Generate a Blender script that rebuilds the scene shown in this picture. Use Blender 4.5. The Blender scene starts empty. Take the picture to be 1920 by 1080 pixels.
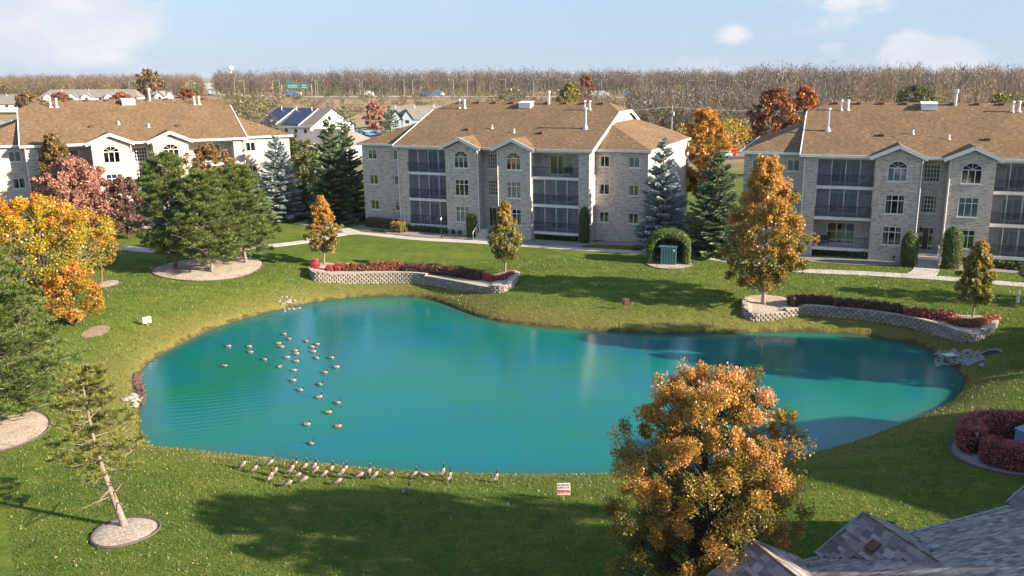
import bpy, math, random
import numpy as np
from mathutils import Vector, Matrix
random.seed(7); rng = np.random.default_rng(7)
R = math.radians
HAZE = .00006     # density of the air per metre
scene = bpy.context.scene
COL = scene.collection

# ------------------------------------------------------------------ camera, sky, sun, exposure
F, XC, YC, PIT, ROLL = 1600.0, 1045.0, 540.0, R(14.04), R(0.25)
CAM = np.array([0.0, 0.0, 20.0])
_r0, _u0 = np.array([1.0, 0, 0]), np.array([0, math.sin(PIT), math.cos(PIT)])
_f0 = np.array([0, math.cos(PIT), -math.sin(PIT)])
_rt = math.cos(ROLL) * _r0 - math.sin(ROLL) * _u0
_up = math.sin(ROLL) * _r0 + math.cos(ROLL) * _u0
cam = bpy.data.cameras.new('camera'); camo = bpy.data.objects.new('camera', cam); COL.objects.link(camo)
camo.matrix_world = Matrix(((_rt[0], _up[0], -_f0[0], CAM[0]), (_rt[1], _up[1], -_f0[1], CAM[1]),
                            (_rt[2], _up[2], -_f0[2], CAM[2]), (0, 0, 0, 1)))
cam.sensor_width = 36; cam.lens = 36 * F / 1920; cam.shift_x = (960 - XC) / 1920
cam.clip_start = 0.3; cam.clip_end = 20000
scene.camera = camo
SUN_A, SUN_EL = R(19.5), R(22.0)
SUN = np.array([math.cos(SUN_A) * math.cos(SUN_EL), -math.sin(SUN_A) * math.cos(SUN_EL), math.sin(SUN_EL)])
sl = bpy.data.lights.new('sun', 'SUN'); sl.energy = 5.0; sl.angle = R(0.6); sl.color = (1.0, 0.86, 0.68)
so = bpy.data.objects.new('sun', sl); COL.objects.link(so)
so.rotation_euler = Vector(SUN).to_track_quat('Z', 'Y').to_euler(); so.location = (60, -30, 60)
vs = scene.view_settings
vs.view_transform = 'Standard'; vs.look = 'None'; vs.gamma = 1; vs.use_curve_mapping = False
vs.exposure = 1.45
scene.cycles.use_denoising = True
scene.cycles.max_bounces = 6; scene.cycles.diffuse_bounces = 2; scene.cycles.glossy_bounces = 2
scene.cycles.transparent_max_bounces = 12; scene.cycles.transmission_bounces = 2
world = bpy.data.worlds.new('World'); scene.world = world; world.use_nodes = True

class NT:
    """small node-tree writer"""
    def __init__(s, tree): s.t = tree; s.n = tree.nodes; s.l = tree.links
    def new(s, typ, **kw):
        n = s.n.new(typ)
        for k, v in kw.items(): setattr(n, k, v)
        return n
    def put(s, sock, v):
        if isinstance(v, bpy.types.NodeSocket): s.l.new(v, sock)
        elif isinstance(v, (tuple, list)) and len(v) == 3 and sock.type == 'RGBA': sock.default_value = (*v, 1)
        else: sock.default_value = v
    def math(s, op, a, b=None, c=None, clamp=False):
        n = s.new('ShaderNodeMath', operation=op); n.use_clamp = clamp
        for i, v in enumerate((a, b, c)):
            if v is not None: s.put(n.inputs[i], v)
        return n.outputs[0]
    def mix(s, f, a, b):
        n = s.new('ShaderNodeMix', data_type='RGBA'); s.put(n.inputs[0], f); s.put(n.inputs[6], a); s.put(n.inputs[7], b)
        return n.outputs[2]
    def noise(s, vec, scale, detail=4, rough=.55):
        n = s.new('ShaderNodeTexNoise'); s.put(n.inputs['Scale'], scale); s.put(n.inputs['Detail'], detail)
        s.put(n.inputs['Roughness'], rough)
        if vec is not None: s.l.new(vec, n.inputs['Vector'])
        return n.outputs['Fac']
    def ramp(s, fac, stops, interp='LINEAR'):
        n = s.new('ShaderNodeValToRGB'); n.color_ramp.interpolation = interp; e = n.color_ramp.elements
        while len(e) < len(stops): e.new(0.5)
        for el, (p, c) in zip(e, stops): el.position = p; el.color = (*c, 1) if len(c) == 3 else c
        s.put(n.inputs[0], fac); return n.outputs[0]
    def mapping(s, vec, scale=(1, 1, 1), loc=(0, 0, 0), rot=(0, 0, 0)):
        n = s.new('ShaderNodeMapping'); n.inputs['Scale'].default_value = scale; n.inputs['Location'].default_value = loc
        n.inputs['Rotation'].default_value = rot; s.l.new(vec, n.inputs['Vector']); return n.outputs[0]
    def maprange(s, v, a, b, c=0., d=1.):
        n = s.new('ShaderNodeMapRange'); n.interpolation_type = 'SMOOTHSTEP'
        for i, q in enumerate((v, a, b, c, d)): s.put(n.inputs[i], q)
        return n.outputs[0]

def pxdir(x, y):
    a, b = (x - XC) / F, (YC - y) / F
    d = _f0 + a * _rt + b * _up
    return d / np.linalg.norm(d)

w = NT(world.node_tree)
bg = w.n['Background']; bg.inputs['Strength'].default_value = 0.108
sky = w.new('ShaderNodeTexSky', sky_type='NISHITA'); sky.sun_disc = False
sky.sun_elevation = SUN_EL; sky.sun_rotation = R(90) + SUN_A; sky.altitude = 200
sky.air_density = 1.0; sky.dust_density = 0.6; sky.ozone_density = 2.0
tc = w.new('ShaderNodeTexCoord'); dirv = tc.outputs['Generated']
# cumulus: fractal noise over the whole sky, thicker where the photograph has its cloud heads
stretch = w.mapping(dirv, scale=(1, 1, 2.2), loc=(3.1, 0.4, 0.2))
n1 = w.noise(stretch, 5.5, 8, .62); n2 = w.noise(w.mapping(dirv, scale=(1, 1, 3.5)), 2.2, 5, .6)
fld = w.math('MULTIPLY_ADD', n1, 0.75, w.math('MULTIPLY', n2, .25))
heads = [(1735, 105, .062, .34), (1820, 105, .05, .30), (1690, 110, .05, .24), (1375, 62, .035, .20), (1560, 105, .035, .16), (680, 118, .028, .12),
         (180, 20, .11, .20), (60, 90, .1, .18), (230, 45, .05, .12), (30, 20, .1, .16), (900, 120, .03, .06)]
tot = None
for px, py, rad, amp in heads:
    d = pxdir(px, py)
    vm = w.new('ShaderNodeVectorMath', operation='DISTANCE'); w.l.new(w.mapping(dirv, scale=(1, 1, 1.5)), vm.inputs[0]); vm.inputs[1].default_value = (d[0], d[1], d[2] * 1.5)
    g = w.maprange(vm.outputs['Value'], 0.0, rad, amp, 0.0)
    tot = g if tot is None else w.math('ADD', tot, g)
dens = w.math('ADD', fld, tot)
cm = w.maprange(dens, .55, .72)
cm = w.math('MULTIPLY', cm, .85)
veil = w.math('MULTIPLY', w.maprange(n2, .4, .75), .10)
cm = w.math('MAXIMUM', cm, veil)
sz = w.new('ShaderNodeSeparateXYZ'); w.l.new(dirv, sz.inputs[0])
skyc = w.mix(w.maprange(sz.outputs[2], .02, .55, .86, .12), sky.outputs[0], (1.38, 1.90, 2.68))     # thin high haze evens the blue out
cloudc = w.mix(w.maprange(n1, .35, .75), (2.4, 2.6, 2.95), (3.5, 3.36, 3.34))
w.put(bg.inputs['Color'], w.mix(cm, skyc, cloudc))

# ------------------------------------------------------------------ materials
MATS = {}
def newmat(name):
    m = bpy.data.materials.new(name); m.use_nodes = True; t = NT(m.node_tree); b = t.n['Principled BSDF']
    MATS[name] = m
    return m, t, b
def simple(name, col, rough=.7, col2=None, scale=6, bump=0, spec=.3, metal=0, detail=4, coord='Object'):
    m, t, b = newmat(name)
    t.put(b.inputs['Roughness'], rough); t.put(b.inputs['Specular IOR Level'], spec); t.put(b.inputs['Metallic'], metal)
    if col2 is None: t.put(b.inputs['Base Color'], col)
    else:
        v = t.new('ShaderNodeTexCoord').outputs[coord]; n = t.noise(v, scale, detail)
        t.put(b.inputs['Base Color'], t.mix(t.maprange(n, .3, .7), col, col2))
        if bump:
            bn = t.new('ShaderNodeBump'); bn.inputs['Strength'].default_value = bump; bn.inputs['Distance'].default_value = .03
            t.put(bn.inputs['Height'], n); t.l.new(bn.outputs[0], b.inputs['Normal'])
    return m
def leafmat(name, stops, transl=.35, shift=.0):
    m, t, b = newmat(name); t.n.remove(b)
    out = t.n['Material Output']
    at = t.new('ShaderNodeAttribute', attribute_name='v')
    col = t.ramp(at.outputs['Fac'], stops)
    df = t.new('ShaderNodeBsdfDiffuse'); tr = t.new('ShaderNodeBsdfTranslucent'); t.put(df.inputs[0], col); t.put(tr.inputs[0], col)
    mx = t.new('ShaderNodeMixShader'); mx.inputs[0].default_value = transl; t.l.new(df.outputs[0], mx.inputs[1]); t.l.new(tr.outputs[0], mx.inputs[2])
    gl = t.new('ShaderNodeBsdfGlossy'); gl.inputs['Roughness'].default_value = .45; gl.inputs['Color'].default_value = (.9, .9, .9, 1)
    m2 = t.new('ShaderNodeMixShader'); m2.inputs[0].default_value = .04; t.l.new(mx.outputs[0], m2.inputs[1]); t.l.new(gl.outputs[0], m2.inputs[2])
    t.l.new(m2.outputs[0], out.inputs['Surface'])
    return m

# lawn
def make_ground_mat():
    m, t, b = newmat('ground')
    geo = t.new('ShaderNodeNewGeometry').outputs['Position']
    d = t.new('ShaderNodeAttribute', attribute_name='shore').outputs['Fac']
    wild = t.new('ShaderNodeAttribute', attribute_name='wild').outputs['Fac']
    patch = t.noise(geo, .16, 4); fine = t.noise(geo, 9, 5, .7); mid = t.noise(geo, 1.3, 4, .6)
    stripe = t.noise(t.mapping(geo, scale=(.10, 1.1, 1), rot=(0, 0, R(-8))), .8, 2)
    g = t.mix(t.maprange(patch, .35, .65), (.075, .130, .018), (.125, .168, .026))
    g = t.mix(t.math('MULTIPLY', t.maprange(stripe, .42, .58), .6), g, (.062, .112, .017))
    g = t.mix(t.math('MULTIPLY', t.maprange(mid, .42, .66), .5), g, (.185, .190, .035))
    g = t.mix(t.math('MULTIPLY', t.maprange(fine, .55, .8), .45), g, (.19, .19, .05))
    g = t.mix(t.math('MULTIPLY', t.maprange(fine, .45, .2), .6), g, (.045, .07, .012))
    mott = t.noise(geo, .55, 5, .65); mott2 = t.noise(t.mapping(geo, scale=(1, 1, 1), loc=(9, 4, 0)), 3.2, 4, .7)
    g = t.mix(t.math('MULTIPLY', t.maprange(mott, .52, .68), .55), g, (.052, .092, .014))
    g = t.mix(t.math('MULTIPLY', t.maprange(mott2, .50, .66), .35), g, (.17, .175, .04))
    # dry, trampled grass beside the water
    dd = t.math('ADD', d, t.math('MULTIPLY', t.math('SUBTRACT', mid, .5), 2.6))
    dry = t.math('MULTIPLY', t.maprange(dd, 4.6, .2), .70)
    g = t.mix(dry, g, (.200, .165, .050))
    edge = t.maprange(t.math('ADD', d, t.math('MULTIPLY', t.math('SUBTRACT', mid, .5), 1.2)), .30, .0)
    g = t.mix(edge, g, (.085, .062, .028))
    wn = t.noise(geo, .05, 4, .6); wn2 = t.noise(geo, .6, 4)
    f = t.mix(t.maprange(wn, .4, .62), (.36, .255, .15), (.22, .165, .085))
    f = t.mix(t.math('MULTIPLY', t.maprange(wn2, .4, .7), .5), f, (.19, .13, .07))
    t.put(b.inputs['Base Color'], t.mix(wild, g, f))
    t.put(b.inputs['Roughness'], .95); t.put(b.inputs['Specular IOR Level'], .1)
    bn = t.new('ShaderNodeBump'); bn.inputs['Strength'].default_value = .9; bn.inputs['Distance'].default_value = .10
    t.put(bn.inputs['Height'], fine); t.l.new(bn.outputs[0], b.inputs['Normal'])
make_ground_mat()

def make_water_mat():
    m, t, b = newmat('water')
    geo = t.new('ShaderNodeNewGeometry').outputs['Position']
    big = t.noise(geo, .07, 3); st = t.noise(t.mapping(geo, scale=(.10, .22, 1), rot=(0, 0, R(18))), 1.0, 4)
    c = t.mix(t.maprange(big, .38, .62), (.002, .138, .138), (.005, .142, .088))
    c = t.mix(t.math('MULTIPLY', t.maprange(st, .40, .66), .5), c, (.002, .12, .175))
    dsh = t.new('ShaderNodeAttribute', attribute_name='shore').outputs['Fac']
    c = t.mix(t.math('MULTIPLY', t.maprange(t.math('ADD', dsh, t.math('MULTIPLY', t.math('SUBTRACT', st, .5), 1.5)), -1.7, .1), .55), c, (.030, .085, .050))
    t.put(b.inputs['Base Color'], c); t.put(b.inputs['Roughness'], .035); t.put(b.inputs['IOR'], 1.33)
    t.put(b.inputs['Specular IOR Level'], .5)
    r1 = t.noise(t.mapping(geo, scale=(1, 1.7, 1), rot=(0, 0, R(25))), 2.6, 3, .6); r2 = t.noise(geo, 11, 2)
    wv = t.new('ShaderNodeTexWave', wave_type='BANDS', bands_direction='Y', wave_profile='SIN')
    t.l.new(t.mapping(geo, rot=(0, 0, R(-16))), wv.inputs['Vector']); wv.inputs['Scale'].default_value = .55; wv.inputs['Distortion'].default_value = 5
    wv.inputs['Detail'].default_value = 2; wv.inputs['Detail Scale'].default_value = .35
    sx = t.new('ShaderNodeSeparateXYZ'); t.l.new(geo, sx.inputs[0])
    calm = t.maprange(sx.outputs[0], -8., -22., .0, .5)
    hgt = t.math('ADD', t.math('MULTIPLY_ADD', r2, .25, r1), t.math('MULTIPLY', wv.outputs['Fac'], calm))
    bn = t.new('ShaderNodeBump'); bn.inputs['Strength'].default_value = .16; bn.inputs['Distance'].default_value = .06
    t.put(bn.inputs['Height'], hgt); t.l.new(bn.outputs[0], b.inputs['Normal'])
make_water_mat()

def make_brick(name, c1, c2, c3, mortar):
    m, t, b = newmat(name)
    uv = t.new('ShaderNodeUVMap').outputs[0]
    br = t.new('ShaderNodeTexBrick'); t.l.new(uv, br.inputs['Vector'])
    br.inputs['Scale'].default_value = 1; br.inputs['Brick Width'].default_value = .30; br.inputs['Row Height'].default_value = .10
    br.inputs['Mortar Size'].default_value = .010; br.inputs['Bias'].default_value = 0
    t.put(br.inputs['Color1'], c1); t.put(br.inputs['Color2'], c2); t.put(br.inputs['Mortar'], mortar)
    n = t.noise(t.mapping(uv, scale=(1.0, 4.5, 1)), 1.5, 3, .75)
    c = t.mix(t.math('MULTIPLY', t.maprange(n, .50, .62), .9), br.outputs['Color'], c3)
    n2 = t.noise(uv, .35, 3)
    c = t.mix(t.math('MULTIPLY', t.maprange(n2, .35, .7), .25), c, mortar)
    t.put(b.inputs['Base Color'], c); t.put(b.inputs['Roughness'], .9); t.put(b.inputs['Specular IOR Level'], .15)
make_brick('brick', (.62, .535, .46), (.46, .385, .335), (.25, .205, .185), (.56, .50, .44))

def make_shingle(name, a, b_, c_, light):
    m, t, b = newmat(name)
    uv = t.new('ShaderNodeUVMap').outputs[0]
    br = t.new('ShaderNodeTexBrick'); t.l.new(uv, br.inputs['Vector'])
    br.inputs['Scale'].default_value = 1; br.inputs['Brick Width'].default_value = .32; br.inputs['Row Height'].default_value = .15
    br.inputs['Mortar Size'].default_value = .006; br.inputs['Bias'].default_value = -.1
    t.put(br.inputs['Color1'], a); t.put(br.inputs['Color2'], b_); t.put(br.inputs['Mortar'], c_)
    n = t.noise(t.mapping(uv, scale=(1.9, 5.2, 1)), 1.1, 3, .8)
    c = t.mix(t.math('MULTIPLY', t.maprange(n, .54, .64), .8), br.outputs['Color'], light)
    c = t.mix(t.math('MULTIPLY', t.maprange(n, .46, .34), .7), c, c_)
    n2 = t.noise(uv, .3, 4)
    c = t.mix(t.math('MULTIPLY', t.maprange(n2, .3, .7), .35), c, c_)
    t.put(b.inputs['Base Color'], c); t.put(b.inputs['Roughness'], .92); t.put(b.inputs['Specular IOR Level'], .12)
    bn = t.new('ShaderNodeBump'); bn.inputs['Strength'].default_value = .5; bn.inputs['Distance'].default_value = .03
    t.put(bn.inputs['Height'], br.outputs['Fac']); bn.invert = True; t.l.new(bn.outputs[0], b.inputs['Normal'])
make_shingle('shingle', (.225, .145, .080), (.150, .094, .052), (.095, .060, .036), (.44, .31, .18))
make_shingle('shingle_grey', (.26, .23, .20), (.21, .185, .165), (.16, .14, .125), (.30, .27, .24))
make_shingle('siding_white', (.80, .79, .77), (.78, .77, .75), (.74, .73, .72), (.82, .81, .79))

simple('trim', (.74, .72, .69), .5, (.66, .64, .61), 3)
simple('white_paint', (.80, .80, .79), .45)
simple('white_metal', (.78, .78, .77), .35, spec=.5)
simple('vent_dark', (.16, .065, .05), .6)
simple('galv', (.50, .52, .55), .35, metal=.6)
simple('dark_metal', (.025, .026, .03), .45)
simple('rail', (.045, .047, .055), .5)
simple('room', (.05, .048, .046), .9)  # dark colour stands for the unlit space behind windows and inside culverts
simple('door_dark', (.07, .055, .045), .5)
simple('curtain', (.62, .60, .56), .9, (.50, .49, .46), 3)
simple('blind', (.70, .71, .70), .8)
simple('curtain_blue', (.36, .50, .58), .9)
simple('concrete', (.52, .47, .41), .9, (.42, .38, .33), 1.2, .2)
simple('asphalt', (.075, .075, .08), .95, (.055, .055, .06), .8)
def make_gravel(name, a, b_, c_):
    m, t, b = newmat(name); geo = t.new('ShaderNodeNewGeometry').outputs['Position']; n = t.noise(geo, 9, 6, .8); n2 = t.noise(geo, 1.1, 4, .65)
    c = t.mix(t.maprange(n, .36, .62), b_, a); c = t.mix(t.math('MULTIPLY', t.maprange(n2, .48, .68), .6), c, c_); t.put(b.inputs['Base Color'], c); t.put(b.inputs['Roughness'], .95)
    bn = t.new('ShaderNodeBump'); bn.inputs['Strength'].default_value = .9; bn.inputs['Distance'].default_value = .05; t.put(bn.inputs['Height'], n); t.l.new(bn.outputs[0], b.inputs['Normal'])
make_gravel('gravel', (.56, .47, .37), (.27, .21, .16), (.25, .17, .10))
simple('gravel_grey', (.34, .30, .27), .95, (.20, .17, .15), 13, .8, detail=6)
simple('edging', (.10, .08, .075), .8)
simple('block', (.42, .36, .29), .95, (.30, .25, .20), 7, .6)
simple('block2', (.36, .31, .26), .95, (.25, .21, .17), 7, .6)
simple('block3', (.48, .42, .35), .95, (.36, .31, .26), 7, .6)
simple('stone', (.32, .30, .28), .9, (.20, .185, .175), 5, .5)
simple('stone_pale', (.34, .30, .25), .9, (.22, .19, .16), 5, .5)
simple('stone_red', (.13, .075, .058), .9, (.085, .052, .042), 8, .5)
simple('dirt', (.30, .215, .14), .95, (.22, .16, .10), 4, .4)
simple('bark', (.105, .075, .055), .95, (.055, .04, .032), 12, .8)
simple('bark_pine', (.30, .24, .20), .95, (.18, .13, .10), 9, .8)
simple('bark_orange', (.24, .135, .055), .95, (.17, .09, .05), 9, .8)
simple('bark_pale', (.33, .28, .23), .95, (.22, .18, .15), 8, .6)
simple('twig_shade_core', (.045, .038, .022), 1.)
simple('transformer', (.075, .16, .19), .5, (.06, .135, .165), 3)
simple('transformer_blue', (.14, .26, .34), .5)
simple('roof_box', (.2, .12, .09), .7)
simple('gutter_teal', (.26, .34, .30), .6, (.20, .27, .24), 4)
simple('sign_white', (.80, .78, .77), .5)
simple('sign_red', (.50, .05, .04), .5)
simple('sign_pink', (.62, .36, .33), .6)
simple('sign_dark', (.05, .035, .03), .6)
simple('sign_brown', (.20, .09, .055), .7)
simple('stake', (.50, .26, .10), .8, (.36, .17, .07), 8)
simple('stake_red', (.55, .16, .10), .8)
simple('sign_green', (.04, .22, .16), .6)
simple('goose_brown', (.29, .21, .155), .9, (.19, .135, .10), 18)
simple('goose_wing', (.24, .17, .125), .9, (.15, .105, .08), 22)
simple('goose_pale', (.34, .27, .21), .9)
simple('goose_white', (.52, .50, .46), .9)
simple('goose_black', (.016, .015, .015), .7)
simple('car_white', (.75, .75, .76), .25, spec=.5)
simple('car_silver', (.42, .44, .46), .3, spec=.5, metal=.3)
simple('car_blue', (.10, .25, .48), .25, spec=.5)
simple('car_glass', (.015, .02, .025), .08, spec=.6)
simple('tyre', (.02, .02, .02), .9)
simple('trailer_blue', (.10, .20, .40), .5)
simple('trailer_white', (.72, .73, .75), .5)
simple('solar', (.012, .02, .055), .12, spec=.6)
simple('pole_wood', (.30, .26, .22), .9)
simple('pole_steel', (.36, .36, .36), .6)
simple('tower_white', (.80, .81, .83), .5)
simple('far_red', (.42, .05, .04), .6)
simple('plastic_white', (.80, .80, .78), .4)
simple('lamp_glass', (.8, .78, .7), .3)
simple('wire', (.30, .30, .29), .7)
simple('siding_blue', (.30, .36, .40), .7)

def make_glass():
    m, t, b = newmat('glass'); t.n.remove(b); out = t.n['Material Output']
    tr = t.new('ShaderNodeBsdfTransparent'); tr.inputs[0].default_value = (.62, .70, .72, 1)
    gl = t.new('ShaderNodeBsdfGlossy'); gl.inputs['Roughness'].default_value = .04; gl.inputs['Color'].default_value = (.9, .95, 1, 1)
    lw = t.new('ShaderNodeLayerWeight'); lw.inputs[0].default_value = .35
    f = t.math('MULTIPLY_ADD', lw.outputs['Fresnel'], .8, .14, clamp=True)
    mx = t.new('ShaderNodeMixShader'); t.put(mx.inputs[0], f); t.l.new(tr.outputs[0], mx.inputs[1]); t.l.new(gl.outputs[0], mx.inputs[2])
    t.l.new(mx.outputs[0], out.inputs['Surface'])
    m, t, b = newmat('screen'); t.n.remove(b); out = t.n['Material Output']
    tr = t.new('ShaderNodeBsdfTransparent'); df = t.new('ShaderNodeBsdfDiffuse'); df.inputs[0].default_value = (.17, .20, .25, 1)
    mx = t.new('ShaderNodeMixShader'); mx.inputs[0].default_value = .48; t.l.new(tr.outputs[0], mx.inputs[1]); t.l.new(df.outputs[0], mx.inputs[2])
    t.l.new(mx.outputs[0], out.inputs['Surface'])
make_glass()

# foliage colours (v = 0..1 per leaf)
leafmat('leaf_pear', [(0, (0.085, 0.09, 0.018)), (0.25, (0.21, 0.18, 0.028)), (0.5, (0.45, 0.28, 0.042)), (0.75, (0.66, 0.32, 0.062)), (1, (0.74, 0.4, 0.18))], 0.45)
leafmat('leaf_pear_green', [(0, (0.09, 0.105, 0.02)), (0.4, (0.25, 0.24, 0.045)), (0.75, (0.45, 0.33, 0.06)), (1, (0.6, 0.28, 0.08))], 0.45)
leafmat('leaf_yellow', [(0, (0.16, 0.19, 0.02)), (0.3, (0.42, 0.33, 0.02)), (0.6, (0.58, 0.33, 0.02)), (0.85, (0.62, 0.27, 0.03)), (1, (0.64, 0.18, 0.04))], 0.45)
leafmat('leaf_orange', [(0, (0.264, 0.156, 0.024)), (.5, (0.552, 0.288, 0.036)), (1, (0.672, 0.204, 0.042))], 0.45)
leafmat('leaf_pink', [(0, (0.2, 0.12, 0.08)), (0.4, (0.44, 0.22, 0.15)), (0.8, (0.6, 0.29, 0.21)), (1, (0.66, 0.4, 0.3))], 0.4)
leafmat('leaf_plum', [(0, (0.1, 0.055, 0.05)), (0.5, (0.19, 0.095, 0.075)), (1, (0.3, 0.16, 0.11))], 0.35)
leafmat('leaf_olive', [(0, (0.102, 0.080, 0.029)), (.5, (0.232, 0.152, 0.051)), (1, (0.377, 0.203, 0.072))], 0.4)
leafmat('leaf_russet', [(0, (0.169, 0.072, 0.029)), (.5, (0.364, 0.130, 0.046)), (1, (0.598, 0.208, 0.052))], 0.4)
leafmat('leaf_scrub', [(0, (0.085, 0.072, 0.032)), (0.5, (0.15, 0.115, 0.052)), (1, (0.22, 0.16, 0.07))], 0.3)
leafmat('leaf_scrub_green', [(0, (0.045, 0.06, 0.018)), (0.5, (0.11, 0.125, 0.036)), (1, (0.22, 0.21, 0.06))], 0.3)
leafmat('needle_pine', [(0, (0.045, 0.075, 0.018)), (0.45, (0.115, 0.165, 0.034)), (0.85, (0.2, 0.245, 0.05)), (1, (0.34, 0.24, 0.07))], 0.3)
leafmat('needle_fg', [(0, (0.075, 0.095, 0.02)), (0.5, (0.21, 0.225, 0.045)), (1, (0.36, 0.3, 0.08))], 0.3)
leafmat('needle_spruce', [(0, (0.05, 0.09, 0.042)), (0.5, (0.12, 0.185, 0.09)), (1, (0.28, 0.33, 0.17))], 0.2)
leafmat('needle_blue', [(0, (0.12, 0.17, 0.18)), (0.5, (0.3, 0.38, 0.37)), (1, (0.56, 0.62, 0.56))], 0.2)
leafmat('leaf_box', [(0, (0.038, 0.075, 0.018)), (.6, (0.090, 0.150, 0.030)), (1, (0.180, 0.255, 0.045))], 0.3)
leafmat('leaf_arbor', [(0, (0.045, 0.098, 0.018)), (.6, (0.112, 0.195, 0.030)), (1, (0.210, 0.300, 0.053))], 0.3)
leafmat('leaf_redbush', [(0, (0.36, 0.03, 0.035)), (0.6, (0.66, 0.07, 0.085)), (1, (0.75, 0.2, 0.17))], 0.35)
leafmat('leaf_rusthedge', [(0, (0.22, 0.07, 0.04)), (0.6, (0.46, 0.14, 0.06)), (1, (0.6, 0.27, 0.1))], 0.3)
leafmat('leaf_darkhedge', [(0, (0.075, 0.03, 0.033)), (0.6, (0.165, 0.06, 0.06)), (1, (0.3, 0.105, 0.08))], 0.3)  # dark red; on the wall hedges their shade is put into this colour
leafmat('leaf_redhedge', [(0, (0.2, 0.035, 0.045)), (0.6, (0.44, 0.085, 0.1)), (1, (0.66, 0.26, 0.15))], 0.3)
leafmat('leaf_yellowbush', [(0, (.30, .22, .03)), (.6, (.48, .33, .05)), (1, (.56, .42, .10))], .3)
leafmat('leaf_brownhedge', [(0, (.11, .065, .03)), (.6, (.22, .13, .055)), (1, (.30, .19, .08))], .25)
leafmat('twig_wood', [(0, (0.045, 0.036, 0.03)), (0.5, (0.105, 0.083, 0.066)), (1, (0.2, 0.155, 0.115))], 0.25)
leafmat('twig_wood_warm', [(0, (0.075, 0.056, 0.03)), (0.5, (0.175, 0.122, 0.058)), (1, (0.3, 0.21, 0.09))], 0.3)
leafmat('twig_wood_red', [(0, (.11, .06, .05)), (.5, (.20, .105, .08)), (1, (.29, .16, .11))], .3)
leafmat('leaf_farwood', [(0, (.065, .052, .036)), (.4, (.135, .098, .060)), (.8, (.22, .145, .078)), (1, (.27, .22, .07))], .3)
leafmat('grass', [(0, (.048, .080, .012)), (.45, (.105, .150, .020)), (.8, (.175, .198, .034)), (1, (.30, .26, .08))], .35)
leafmat('litter', [(0, (.22, .14, .05)), (.5, (.36, .26, .11)), (1, (.50, .40, .22))], .2)
M_ = MATS

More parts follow.
